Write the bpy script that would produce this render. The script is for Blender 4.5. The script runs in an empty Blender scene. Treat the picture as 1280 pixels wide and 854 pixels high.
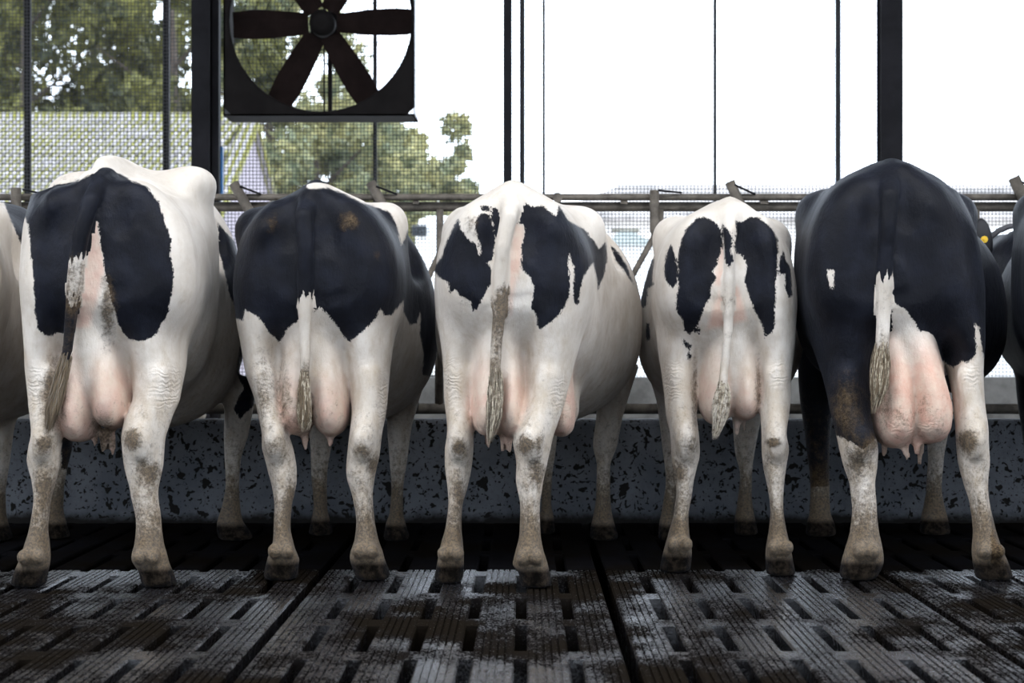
import bpy, bmesh, math, random
import numpy as np
from mathutils import Vector, Matrix

random.seed(7); RNG = np.random.default_rng(7)
S = bpy.context.scene
C = S.collection
R = math.radians

# ------------------------------------------------------------------ camera
F, PX, PY, CH = 2400.0, 655.0, 425.0, 0.9        # focal length (px), vanishing point (px), eye height (m)
cam = bpy.data.cameras.new('camera'); co = bpy.data.objects.new('camera', cam); C.objects.link(co)
co.location = (0, 0, CH); co.rotation_euler = (R(90), 0, 0)
cam.sensor_width = 36; cam.lens = F / 1280 * 36
cam.shift_x = (640 - PX) / 1280; cam.shift_y = (PY - 427) / 1280
cam.clip_end = 500
cam.dof.use_dof = True; cam.dof.focus_distance = 7.2; cam.dof.aperture_fstop = 4.2
S.camera = co
# ------------------------------------------------------------------ world + added fill light
S.view_settings.view_transform = 'Standard'; S.view_settings.look = 'None'
S.view_settings.exposure = 0.0; S.view_settings.gamma = 1.0
S.view_settings.use_curve_mapping = False
SKY = 5.5
w = bpy.data.worlds.new('overcast_sky'); S.world = w; w.use_nodes = True
w.node_tree.nodes['Background'].inputs[0].default_value = (0.78, 0.87, 1.0, 1)
w.node_tree.nodes['Background'].inputs[1].default_value = SKY
def area(name, loc, rot, sx, sy, power, col):
    l = bpy.data.lights.new(name, 'AREA'); l.shape = 'RECTANGLE'; l.size = sx; l.size_y = sy
    l.energy = power; l.color = col
    o = bpy.data.objects.new(name, l); C.objects.link(o); o.location = loc; o.rotation_euler = rot
    return o
# added fill light under an unseen ridge gap, overhead in front of the camera
area('ridge_fill', (0, 4.1, 6.0), (R(14), 0, 0), 40, 2.2, 1250, (1.0, 0.945, 0.875))

# ------------------------------------------------------------------ helpers
def at(px, py, Y): return Vector(((px - PX) / F * Y, Y, CH - (py - PY) / F * Y))
def wx(px, Y): return (px - PX) / F * Y
def wz(py, Y): return CH - (py - PY) / F * Y

class NT:
    def __init__(s, name):
        s.m = bpy.data.materials.new(name); s.m.use_nodes = True; s.t = s.m.node_tree
        s.b = s.t.nodes['Principled BSDF']
    def n(s, typ, **kw):
        nd = s.t.nodes.new('ShaderNode' + typ)
        for k, v in kw.items():
            if k.startswith('i_'):
                k = k[2:]; k = int(k) if k.isdigit() else k.replace('_', ' ')
                if isinstance(v, bpy.types.NodeSocket): s.t.links.new(v, nd.inputs[k])
                else: nd.inputs[k].default_value = v
            else: setattr(nd, k, v)
        return nd
    def l(s, a, b): s.t.links.new(a, b)
    def math(s, op, a, b=0.0, c=0.0, clamp=False):
        nd = s.t.nodes.new('ShaderNodeMath'); nd.operation = op; nd.use_clamp = clamp
        for i, v in enumerate((a, b, c)):
            if isinstance(v, bpy.types.NodeSocket): s.t.links.new(v, nd.inputs[i])
            else: nd.inputs[i].default_value = v
        return nd.outputs[0]
    def mix(s, f, a, b):
        nd = s.t.nodes.new('ShaderNodeMix'); nd.data_type = 'RGBA'
        for i, v in ((0, f), (6, a), (7, b)):
            if isinstance(v, bpy.types.NodeSocket): s.t.links.new(v, nd.inputs[i])
            else: nd.inputs[i].default_value = (tuple(v) + (1,)) if i else v
        return nd.outputs[2]
    def ramp(s, v, lo, hi, a=0.0, b=1.0):
        nd = s.t.nodes.new('ShaderNodeMapRange'); nd.interpolation_type = 'SMOOTHSTEP'
        s.l(v, nd.inputs[0])
        for i, q in enumerate((lo, hi, a, b)):
            nd.inputs[i + 1].default_value = q
        return nd.outputs[0]
    def noise(s, scale, detail=3, rough=0.55, vec=None, dist=0.0):
        nd = s.n('TexNoise'); nd.inputs['Scale'].default_value = scale; nd.inputs['Detail'].default_value = detail
        nd.inputs['Roughness'].default_value = rough; nd.inputs['Distortion'].default_value = dist
        if vec is not None: s.l(vec, nd.inputs['Vector'])
        return nd.outputs[0]
    def pos(s): return s.n('NewGeometry').outputs['Position']
    def obj(s): return s.n('TexCoord').outputs['Object']
    def scale(s, vec, sc):
        nd = s.n('Mapping'); s.l(vec, nd.inputs[0]); nd.inputs['Scale'].default_value = sc; return nd.outputs[0]
    def bump(s, h, strength, dist):
        nd = s.n('Bump'); s.l(h, nd.inputs['Height']); nd.inputs['Strength'].default_value = strength
        nd.inputs['Distance'].default_value = dist; s.l(nd.outputs[0], s.b.inputs['Normal']); return nd
    def set(s, **kw):
        for k, v in kw.items():
            k = k.replace('_', ' ')
            if isinstance(v, bpy.types.NodeSocket): s.l(v, s.b.inputs[k])
            elif isinstance(v, tuple): s.b.inputs[k].default_value = v + (1,)
            else: s.b.inputs[k].default_value = v
        return s

def plain(name, col, rough=0.6, metal=0.0, var=0.25, scale=6.0, bump=0.0, spec=0.5):
    t = NT(name); p = t.obj(); n = t.noise(scale, 5, 0.6, p)
    d = tuple(c * (1 - var) for c in col); b = tuple(min(1, c * (1 + var)) for c in col)
    t.set(Base_Color=t.mix(t.ramp(n, 0.3, 0.7), d, b), Roughness=rough, Metallic=metal)
    t.b.inputs['Specular IOR Level'].default_value = spec
    if bump: t.bump(t.noise(scale * 8, 4, 0.6, p), bump, 0.01)
    return t.m

def tag(o, label=None, cat=None, group=None, kind=None):
    for k, v in (('label', label), ('category', cat), ('group', group), ('kind', kind)):
        if v: o[k] = v
    return o
def empty(name, loc=(0, 0, 0)):
    o = bpy.data.objects.new(name, None); o.location = loc; C.objects.link(o); return o
def link(name, me, mat, parent=None, loc=None):
    o = bpy.data.objects.new(name, me); C.objects.link(o)
    if mat and not me.materials: me.materials.append(mat)
    if loc is not None: o.location = loc
    if parent is not None: o.parent = parent
    return o
def mesh(name, v, f, smooth=False):
    me = bpy.data.meshes.new(name); me.from_pydata([tuple(p) for p in v], [], f); me.update()
    if smooth: me.polygons.foreach_set('use_smooth', [True] * len(me.polygons))
    return me
class MB:
    """collects primitive shapes in world coordinates; build() links them as one mesh, relative to its parent"""
    def __init__(s): s.bm = bmesh.new(); s.smooth = False
    def box(s, lo, hi, bev=0.0, rot=None):
        c = [(a + b) / 2 for a, b in zip(lo, hi)]; d = [abs(b - a) for a, b in zip(lo, hi)]
        m = Matrix.Translation(c) @ (rot.to_4x4() if rot else Matrix.Identity(4)) @ Matrix.Diagonal((*d, 1))
        g = bmesh.ops.create_cube(s.bm, size=1, matrix=m)
        if bev:
            es = list({e for v in g['verts'] for e in v.link_edges})
            bmesh.ops.bevel(s.bm, geom=es, offset=bev, segments=2, affect='EDGES', profile=0.5)
        return s
    def tube(s, pts, r, n=10, cap=True):
        pts = [Vector(p) for p in pts]; rs = r if isinstance(r, (list, tuple)) else [r] * len(pts)
        rings = []; up = None
        for i, p in enumerate(pts):
            d = (pts[min(i + 1, len(pts) - 1)] - pts[max(i - 1, 0)]).normalized()
            if up is None: up = Vector((0, 0, 1)) if abs(d.z) < 0.9 else Vector((1, 0, 0))
            a = d.cross(up).normalized(); b = a.cross(d).normalized(); up = b
            rings.append([s.bm.verts.new(p + (a * math.cos(t) + b * math.sin(t)) * rs[i]) for t in [2 * math.pi * k / n for k in range(n)]])
        for A, B in zip(rings, rings[1:]):
            for k in range(n): s.bm.faces.new((A[k], A[(k + 1) % n], B[(k + 1) % n], B[k])).smooth = n > 6
        if cap: s.bm.faces.new(rings[0][::-1]); s.bm.faces.new(rings[-1])
        return s
    def prism(s, poly, y0, y1):
        """poly: (x, z) outline extruded along y"""
        a = [s.bm.verts.new((x, y0, z)) for x, z in poly]; b = [s.bm.verts.new((x, y1, z)) for x, z in poly]
        n = len(poly)
        for k in range(n): s.bm.faces.new((a[k], a[(k + 1) % n], b[(k + 1) % n], b[k]))
        s.bm.faces.new(a[::-1]); s.bm.faces.new(b); return s
    def build(s, name, mat, parent=None):
        bmesh.ops.recalc_face_normals(s.bm, faces=s.bm.faces)
        off = Vector((0, 0, 0))
        if parent is not None: off = parent.matrix_basis.translation.copy()
        else:
            cs = [v.co for v in s.bm.verts]
            off = Vector(((min(c.x for c in cs) + max(c.x for c in cs)) / 2, (min(c.y for c in cs) + max(c.y for c in cs)) / 2, min(c.z for c in cs)))
        bmesh.ops.translate(s.bm, verts=s.bm.verts, vec=-off)
        me = bpy.data.meshes.new(name); s.bm.to_mesh(me); s.bm.free()
        return link(name, me, mat, parent, None if parent is not None else off)

# ------------------------------------------------------------------ materials of the barn
def mat_slat(name, wet):
    t = NT(name); p = t.pos()
    big = t.noise(1.6, 5, 0.65, t.scale(p, (1, 0.7, 1)))
    mid = t.noise(16, 5, 0.7, p); fine = t.noise(95, 4, 0.75, p)
    film = t.ramp(big, 0.38, 0.63)                                    # thick manure film against bare wet concrete
    col = t.mix(film, (0.012, 0.0125, 0.016), (0.010, 0.008, 0.006))
    col = t.mix(t.ramp(mid, 0.55, 0.75), col, (0.012, 0.009, 0.007))
    rough = t.math('ADD', t.math('MULTIPLY', film, 0.22), t.ramp(mid, 0.3, 0.75, 0.14, 0.32))
    if not wet: col = t.mix(0.5, col, (0.005, 0.0045, 0.004)); rough = t.math('ADD', rough, 0.35)
    h = t.math('ADD', t.math('MULTIPLY', t.noise(34, 4, 0.65, p), 0.9), t.math('MULTIPLY', fine, 0.5))
    t.set(Base_Color=col, Roughness=rough); 
    if wet:
        cr = t.noise(120, 4, 0.85, t.scale(p, (1, 0.30, 1)))
        wetness = t.ramp(t.math('ADD', t.math('MULTIPLY', film, 0.55), t.math('ADD', t.math('MULTIPLY', mid, 0.35), t.math('MULTIPLY', cr, 1.7))), 1.02, 1.34, 1.0, 0.0)
        t.l(wetness, t.b.inputs['Specular IOR Level']); t.l(t.math('MULTIPLY', wetness, 1.0), t.b.inputs['Coat Weight']); t.b.inputs['Coat Roughness'].default_value = 0.22
        cb = t.n('Bump'); t.l(h, cb.inputs['Height']); cb.inputs['Strength'].default_value = 0.25; cb.inputs['Distance'].default_value = 0.006; t.l(cb.outputs[0], t.b.inputs['Coat Normal'])
    else: t.b.inputs['Specular IOR Level'].default_value = 0.0
    t.bump(h, 0.5, 0.011)
    return t.m
def mat_kerb():
    t = NT('splattered_concrete'); p = t.obj()
    q = t.n('MixRGB'); q.inputs[0].default_value = 0.06; t.l(p, q.inputs[1]); nn = t.n('TexNoise'); nn.inputs['Scale'].default_value = 9; t.l(p, nn.inputs['Vector']); t.l(nn.outputs[1], q.inputs[2])
    sp = t.math('MAXIMUM', t.ramp(t.noise(24, 2, 0.5, q.outputs[0], 0.2), 0.615, 0.645), t.math('MAXIMUM', t.ramp(t.noise(52, 2, 0.55, q.outputs[0], 0.2), 0.60, 0.64), t.ramp(t.noise(11, 3, 0.6, q.outputs[0], 0.3), 0.64, 0.66)))
    base = t.mix(t.ramp(t.noise(4, 5, 0.6, p), 0.3, 0.7), (0.085, 0.095, 0.112), (0.14, 0.15, 0.168))
    base = t.mix(t.ramp(t.noise(45, 4, 0.7, p), 0.5, 0.75), base, (0.09, 0.095, 0.105))
    sx = t.n('SeparateXYZ'); t.l(t.pos(), sx.inputs[0])
    low = t.ramp(t.math('ADD', sx.outputs[2], t.math('MULTIPLY', t.noise(7, 4, 0.7, p), 0.10)), 0.06, 0.115, 1.0, 0.0)   # caked manure along the foot
    sp = t.math('MAXIMUM', sp, low)
    t.set(Base_Color=t.mix(sp, base, (0.010, 0.009, 0.008)), Roughness=t.ramp(sp, 0, 1, 0.75, 0.5))
    t.b.inputs['Specular IOR Level'].default_value = 0.1
    t.bump(t.math('ADD', t.noise(60, 4, 0.6, p), t.math('MULTIPLY', sp, 0.8)), 0.4, 0.008)
    return t.m
M = {}
M['slat_wet'] = mat_slat('wet_slat_concrete', True)
M['slat_dull'] = mat_slat('dark_slat_concrete', False)  # darker, rougher finish for the far slat row
M['kerb'] = mat_kerb()
M['pit'] = plain('slurry', (0.006, 0.005, 0.004), 0.5)
M['concrete'] = plain('pale_concrete', (0.36, 0.35, 0.33), 0.85, var=0.2, bump=0.2)
M['sidewall'] = plain('grey_concrete', (0.16, 0.16, 0.155), 0.9, var=0.3, bump=0.3)
M['yard'] = plain('pale_gravel', (0.62, 0.60, 0.57), 0.95, var=0.1, scale=0.6)
M['roofsheet'] = plain('barn_roof_sheet', (0.16, 0.155, 0.15), 0.8)
M['galv'] = plain('weathered_galvanised_steel', (0.12, 0.105, 0.088), 0.7, 0.3, var=0.4, scale=14, bump=0.25)
M['dark_steel'] = plain('dark_painted_steel', (0.012, 0.012, 0.015), 0.7, 0.0, var=0.25, spec=0.15)
M['net'] = plain('black_net_cord', (0.035, 0.036, 0.038), 0.8)
M['fanblack'] = plain('fan_black_plastic', (0.009, 0.008, 0.008), 0.8, spec=0.08)
M['fanbrown'] = plain('fan_blade_brown', (0.020, 0.013, 0.012), 0.8, scale=5, spec=0.1)
M['fanlit'] = plain('fan_side_lit', (0.55, 0.56, 0.60), 0.4, 0.3, var=0.1)  # lit look of the right side painted as a pale colour
M['blue'] = plain('blue_paint', (0.02, 0.16, 0.42), 0.45, var=0.1)
M['hay'] = plain('hay', (0.42, 0.36, 0.22), 0.9, var=0.5, scale=30)

# ------------------------------------------------------------------ the setting: floor of slats over a pit, kerb, feed alley, side wall, roof
KY = 9.45                                                    # front face of the feed kerb
JY = 7.53                                                    # cross joint between two rows of slats
fl = MB().box((-26, -7.5, -0.42), (26, 14.0, -0.30)).build('floor', M['pit']); tag(fl, 'dark slurry pit under the slatted walking floor', 'floor', kind='structure')
PIT = 0.1553; SW = 0.119; PER = 0.64
def slat_mesh(y0, y1, tabs, phase, grip=True):
    bm = bmesh.new()
    xs = SW / 2; ch = 0.006
    prof = [(-xs + 0.012, -0.16), (xs - 0.012, -0.16), (xs, -ch), (xs - ch, 0)]
    for g in (0.033, 0.011, -0.011, -0.033) if grip else (): prof += [(g + 0.0035, 0), (g + 0.002, -0.006), (g - 0.002, -0.006), (g - 0.0035, 0)]
    prof += [(-xs + ch, 0), (-xs, -ch)]; NPF = len(prof)
    A = [bm.verts.new((x, y0, z)) for x, z in prof]; B = [bm.verts.new((x, y1, z)) for x, z in prof]
    for k in range(NPF): bm.faces.new((A[k], A[(k + 1) % NPF], B[(k + 1) % NPF], B[k]))
    bm.faces.new(A[::-1]); bm.faces.new(B)
    if tabs:                                                 # the bridges that join it to the next slat
        y = math.ceil((y0 - phase) / PER) * PER + phase
        while y < y1:
            a, b = max(y, y0), min(y + 0.145, y1)
            bmesh.ops.create_cube(bm, size=1, matrix=Matrix.Translation((PIT / 2, (a + b) / 2, -0.045)) @ Matrix.Diagonal((PIT - SW + 0.008, b - a, 0.086, 1)))
            y += PER
    bmesh.ops.recalc_face_normals(bm, faces=bm.faces)
    me = bpy.data.meshes.new('slat'); bm.to_mesh(me); bm.free(); return me
PH = 6.06
near = [slat_mesh(-2.0, JY - 0.006, k, PH) for k in (True, False)]; far = [slat_mesh(JY + 0.006, KY, k, PH + 0.1, False) for k in (True, False)]
for me in near: me.materials.append(M['slat_wet'])
for me in far: me.materials.append(M['slat_dull'])
XG = wx(767, 6.45)                                           # a long open joint between two slat panels
for i in range(-28, 29):
    x = XG + (i + 0.5) * PIT
    last = (i % 7) == 6
    for k, mm in enumerate((near, far)):
        o = link('slat', mm[1 if last else 0], None, fl)
        o.location = Vector((x + (0.0), 0, 0)) - fl.location
        o.location.z = -fl.location.z + random.uniform(-0.003, 0.0)
kb = MB().box((-26, KY, -0.30), (26, KY + 0.22, 0.505), 0.018).build('wall_kerb', M['kerb']); tag(kb, 'low grey-blue concrete feed kerb spattered with black manure', 'kerb', kind='structure')
fa = MB().box((-26, KY + 0.22, 0.10), (26, 13.9, 0.30)).build('floor_feed_alley', M['concrete']); tag(fa, 'pale concrete feed alley beyond the kerb', 'floor', kind='structure')
sw = MB().box((-26, 13.9, 0.0), (26, 14.1, 0.63), 0.01).build('wall_side', M['sidewall']); tag(sw, 'low grey concrete side wall under the net', 'wall', kind='structure')
gy = mesh('ground', [(-140, 14.1, 0), (140, 14.1, 0), (140, 260, 0), (-140, 260, 0)], [(0, 1, 2, 3)])
tag(link('ground_yard', gy, M['yard']), 'pale yard ground outside the barn', 'ground', kind='structure')
def roof_slab(y0, z0, y1, z1, name):
    v = [(-26, y0, z0), (26, y0, z0), (26, y1, z1), (-26, y1, z1)]; v += [(x, y, z + 0.12) for x, y, z in v]
    f = [(3, 2, 1, 0), (4, 5, 6, 7), (0, 1, 5, 4), (1, 2, 6, 5), (2, 3, 7, 6), (3, 0, 4, 7)]
    tag(link(name, mesh(name, v, f), M['roofsheet']), 'grey sheet barn roof overhead', 'roof', kind='structure')
roof_slab(14.3, 4.3, 5.3, 6.4, 'ceiling')  # unseen roof; ridge gap between the slabs left open to shape the light
roof_slab(2.9, 6.4, -7.5, 4.4, 'ceiling')
tag(MB().box((-26, -7.6, -0.3), (26, -7.4, 1.7)).build('wall_back', M['sidewall']), 'low grey back wall of the barn behind the camera', 'wall', kind='structure')  # unseen wall added to cut light from behind, low to admit some
for s in (-1, 1):
    tag(MB().box((s * 26 - 0.1, -7.5, -0.3), (s * 26 + 0.1, 14, 4.4)).build('wall_left' if s < 0 else 'wall_right', M['sidewall']), 'grey end wall of the barn out of view', 'wall', kind='structure')

# ------------------------------------------------------------------ cows: signed distance fields turned into one continuous skin
def pchip(xs, ys, x):
    xs = np.asarray(xs, float); ys = np.asarray(ys, float); o = np.argsort(xs); xs, ys = xs[o], ys[o]
    h = np.diff(xs); h[h < 1e-6] = 1e-6; d = np.diff(ys) / h; m = np.zeros_like(ys)
    if len(xs) == 2: return np.interp(x, xs, ys)
    for i in range(1, len(xs) - 1):
        if d[i - 1] * d[i] > 0:
            w1, w2 = 2 * h[i] + h[i - 1], h[i] + 2 * h[i - 1]; m[i] = (w1 + w2) / (w1 / d[i - 1] + w2 / d[i])
    m[0], m[-1] = d[0], d[-1]
    x = np.clip(x, xs[0], xs[-1]); i = np.clip(np.searchsorted(xs, x) - 1, 0, len(h) - 1)
    t = (x - xs[i]) / h[i]
    return ((2*t**3 - 3*t**2 + 1) * ys[i] + (t**3 - 2*t**2 + t) * h[i] * m[i] + (-2*t**3 + 3*t**2) * ys[i+1] + (t**3 - t**2) * h[i] * m[i+1])

class Zloft:                                                 # elliptic tube, sections stacked along z
    def __init__(s, st, k):                                  # st: (z, cx, cy, rx, ry)
        s.a = np.array(st, float); s.k = k; a = s.a; m = k + 0.03
        s.lo = np.array([(a[:, 1] - a[:, 3]).min() - m, (a[:, 2] - a[:, 4]).min() - m, a[:, 0].min() - m])
        s.hi = np.array([(a[:, 1] + a[:, 3]).max() + m, (a[:, 2] + a[:, 4]).max() + m, a[:, 0].max() + m])
    def __call__(s, x, y, z):
        a = s.a; cx, cy, rx, ry = (pchip(a[:, 0], a[:, j], z) for j in (1, 2, 3, 4))
        u, v = x - cx, y - cy
        q = np.sqrt((u / rx) ** 2 + (v / ry) ** 2); g = np.sqrt((u / rx**2) ** 2 + (v / ry**2) ** 2)
        d = q * (q - 1) / np.maximum(g, 1e-4); d = np.where(q < 0.05, -np.minimum(rx, ry), d)
        return np.maximum(d, np.maximum(z - a[:, 0].max(), a[:, 0].min() - z))
class Yloft:                                                 # the trunk, sections along y: (y, cx, w, zt, zm, zb, n)
    def __init__(s, st, k):
        s.a = np.array(st, float); s.k = k; a = s.a; m = k + 0.04
        s.lo = np.array([(a[:, 1] - a[:, 2]).min() - m, a[:, 0].min() - m, a[:, 5].min() - m])
        s.hi = np.array([(a[:, 1] + a[:, 2]).max() + m, a[:, 0].max() + m, a[:, 3].max() + m])
    def __call__(s, x, y, z):
        a = s.a; cx, w, zt, zm, zb, n = (pchip(a[:, 0], a[:, j], y) for j in (1, 2, 3, 4, 5, 6))
        u = x - cx; v = z - zm; h = np.where(v > 0, zt - zm, zm - zb)
        q = ((np.abs(u) / w) ** n + (np.abs(v) / h) ** n) ** (1 / n); p = np.sqrt(u * u + v * v)
        d = np.where(q < 0.05, -np.minimum(w, h), p * (1 - 1 / np.maximum(q, 0.05)))
        return np.maximum(d, np.maximum(y - a[:, 0].max(), a[:, 0].min() - y))
class Ell:
    def __init__(s, c, r, k, ax=None):
        s.c = np.array(c, float); s.r = np.array(r, float); s.k = k; s.M = ax
        m = (s.r if ax is None else np.full(3, s.r.max())) + k + 0.03; s.lo = s.c - m; s.hi = s.c + m
    def __call__(s, x, y, z):
        u, v, t = x - s.c[0], y - s.c[1], z - s.c[2]
        if s.M is not None: A = s.M; u, v, t = (A[i][0] * u + A[i][1] * v + A[i][2] * t for i in range(3))
        r = s.r; q = np.sqrt((u / r[0])**2 + (v / r[1])**2 + (t / r[2])**2)
        g = np.sqrt((u / r[0]**2)**2 + (v / r[1]**2)**2 + (t / r[2]**2)**2)
        return np.where(q < 0.05, -r.min(), q * (q - 1) / np.maximum(g, 1e-4))
class Chain:                                                 # round cones through points (x, y, z, r)
    def __init__(s, pts, k):
        s.p = np.array(pts, float); s.k = k; m = s.p[:, 3].max() + k + 0.03
        s.lo = s.p[:, :3].min(0) - m; s.hi = s.p[:, :3].max(0) + m
    def __call__(s, x, y, z):
        D = None
        for a, b in zip(s.p[:-1], s.p[1:]):
            e = b[:3] - a[:3]; L = max(1e-6, (e * e).sum())
            t = np.clip(((x - a[0]) * e[0] + (y - a[1]) * e[1] + (z - a[2]) * e[2]) / L, 0, 1)
            d = np.sqrt((x - a[0] - t * e[0])**2 + (y - a[1] - t * e[1])**2 + (z - a[2] - t * e[2])**2) - (a[3] + t * (b[3] - a[3]))
            D = d if D is None else np.minimum(D, d)
        return D

def polygonise(prims, h):
    lo = np.min([p.lo for p in prims if not getattr(p, 'cut', 0)], 0) - 2 * h; hi = np.max([p.hi for p in prims if not getattr(p, 'cut', 0)], 0) + 2 * h
    lo[2] = -3 * h
    n = np.ceil((hi - lo) / h).astype(int) + 1
    Fd = np.full(n, 0.5, np.float32); ax = [lo[i] + h * np.arange(n[i]) for i in range(3)]
    for p in prims:
        i0 = np.clip(np.floor((p.lo - lo) / h).astype(int), 0, n); i1 = np.clip(np.ceil((p.hi - lo) / h).astype(int) + 1, 0, n)
        if (i1 <= i0).any(): continue
        sl = tuple(slice(a, b) for a, b in zip(i0, i1))
        d = p(ax[0][sl[0]][:, None, None], ax[1][sl[1]][None, :, None], ax[2][sl[2]][None, None, :]).astype(np.float32)
        f = Fd[sl]; k = p.k
        if getattr(p, 'cut', 0):
            t = np.clip(0.5 - 0.5 * (f + d) / k, 0, 1); Fd[sl] = f + (-d - f) * t + k * t * (1 - t)
        else:
            t = np.clip(0.5 + 0.5 * (f - d) / k, 0, 1); Fd[sl] = f + (d - f) * t - k * t * (1 - t)
    # surface nets
    s = Fd < 0
    cnt = np.zeros(n - 1, np.int8); P = np.zeros(tuple(n - 1) + (3,), np.float32); E = np.zeros(n - 1, np.float32)
    for i in (0, 1):
        for j in (0, 1):
            for k in (0, 1): cnt += s[i:n[0]-1+i, j:n[1]-1+j, k:n[2]-1+k]
    act = (cnt > 0) & (cnt < 8); idx = np.argwhere(act)
    V = np.zeros((len(idx), 3)); W = np.zeros(len(idx)); I = idx
    corners = [(i, j, k) for i in (0, 1) for j in (0, 1) for k in (0, 1)]
    val = {c: Fd[I[:, 0] + c[0], I[:, 1] + c[1], I[:, 2] + c[2]] for c in corners}
    for c in corners:
        for a in range(3):
            if c[a]: continue
            e = list(c); e[a] = 1; e = tuple(e); A, B = val[c], val[e]
            x = (A < 0) != (B < 0); t = np.where(x, A / np.where(A == B, 1, A - B), 0)
            pos = np.tile(np.array(c, float), (len(I), 1)); pos[:, a] = t
            V += pos * x[:, None]; W += x
    V = (V / W[:, None] + I) * h + lo
    num = -np.ones(n - 1, np.int64); num[act] = np.arange(len(idx))
    Q = []
    for a in range(3):
        b, c = (a + 1) % 3, (a + 2) % 3
        s0 = [slice(1, n[i] - 1) for i in range(3)]; s1 = list(s0); s0[a] = slice(0, n[a] - 1); s1[a] = slice(1, n[a])
        A, B = s[tuple(s0)], s[tuple(s1)]
        for sgn in (0, 1):
            w_ = np.argwhere((A & ~B) if sgn == 0 else (~A & B))
            if not len(w_): continue
            off = np.ones(3, int); off[a] = 0; g = w_ + off
            def cell(db, dc):
                q = g.copy(); q[:, b] -= db; q[:, c] -= dc; return num[q[:, 0], q[:, 1], q[:, 2]]
            q = np.stack([cell(1, 1), cell(0, 1), cell(0, 0), cell(1, 0)], 1)
            Q.append(q if sgn == 0 else q[:, ::-1])
    Q = np.concatenate(Q); Q = Q[(Q >= 0).all(1)]
    # light Taubin smoothing
    e = np.concatenate([Q[:, [0, 1]], Q[:, [1, 2]], Q[:, [2, 3]], Q[:, [3, 0]]]); e = np.concatenate([e, e[:, ::-1]])
    deg = np.bincount(e[:, 0], minlength=len(V)).astype(float); deg[deg == 0] = 1
    for lam in (0.55, -0.5, 0.55, -0.5, 0.5):
        av = np.stack([np.bincount(e[:, 0], V[e[:, 1], j], len(V)) for j in range(3)], 1) / deg[:, None]
        V = V + lam * (av - V)
    return V, Q

def poly_sd(P, poly):                                        # + inside, in pixels
    poly = np.array(poly, float); d = np.full(len(P), 1e9); ins = np.zeros(len(P), bool)
    for a, b in zip(poly, np.roll(poly, -1, 0)):
        e = b - a; L = max(1e-9, (e * e).sum()); t = np.clip(((P - a) @ e) / L, 0, 1)
        d = np.minimum(d, np.hypot(P[:, 0] - a[0] - t * e[0], P[:, 1] - a[1] - t * e[1]))
        c = (a[1] > P[:, 1]) != (b[1] > P[:, 1])
        ins ^= c & (P[:, 0] < (e[0]) * (P[:, 1] - a[1]) / (e[1] if e[1] else 1e-9) + a[0])
    return np.where(ins, d, -d)

ZM = dict(z1=(0, 170, 2.669), z2=(0, 440, 2.669), z3=(270, 200, 2.945), z4=(270, 450, 2.945), z5=(520, 220, 2.847), z6=(520, 450, 2.847),
          z7=(770, 230, 3.285), z8=(770, 470, 3.285), zA=(970, 190, 2.755), zB=(970, 440, 2.755), p=(0, 0, 1))
def pg(z, *uv):
    x, y, s = ZM[z]; return [(x + u / s, y + v / s) for u, v in uv]

HZ = [0, .03, .075, .12, .18, .30, .42, .50, .56, .63, .73, .86, 1.0, 1.15, 1.3, 1.5]
HD = [.035, .028, .004, -.006, .006, .018, .022, .020, .022, .05, .12, .20, .26, .285, .30, .32]
HR = [.090, .085, .062, .060, .047, .043, .055, .076, .085, .085, .135, .225, .31, .345, .33, .2]
FZ = [0, .03, .075, .12, .18, .30, .38, .44, .52, .65, .8, 1.0]
FD = [-.02, -.015, .0, .005, .0, .0, -.005, -.005, .0, .01, .03, .05]
FR = [.085, .08, .058, .055, .042, .042, .055, .058, .06, .085, .12, .15]
def leg(st, Yf, k, zs, ds, rs):                              # st: (py, left px, right px) from top to hoof
    out = []
    for i, (py, L, Rr) in enumerate(st):
        Y = Yf
        for _ in range(3):
            z = max(0.0, wz(py, Y)); Y = Yf + np.interp(z, zs, ds)
        if i == len(st) - 1: z = 0.0; Y = Yf + ds[0]
        ry = np.interp(z, zs, rs); s = Y / F
        out.append((z, ((L + Rr) / 2 - PX) * s, Y, (Rr - L) / 2 * s, ry))
    return Zloft(out, k)
def lobe(Y, ry, topL, topR, pyT, L, Rr, pyB, k=0.012):
    ts = [0, .2, .4, .6, .75, .86, .94, .985, 1]; ws = [0, .3, .62, .9, 1, .95, .74, .42, .06]; yr = [.5, .7, .85, .97, 1, .95, .76, .45, .1]
    out = []; s = Y / F
    for t, w_, y_ in zip(ts, ws, yr):
        b = min(1, t / 0.7); cL = topL + (L - topL) * b; cR = topR + (Rr - topR) * b
        hw = (cR - cL) / 2 * (1 if t < 0.75 else w_)
        out.append((wz(pyT + (pyB - pyT) * t, Y), ((cL + cR) / 2 - PX) * s, Y - 0.02 * t, hw * s, ry * y_))
    return Zloft(out, k)

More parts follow.
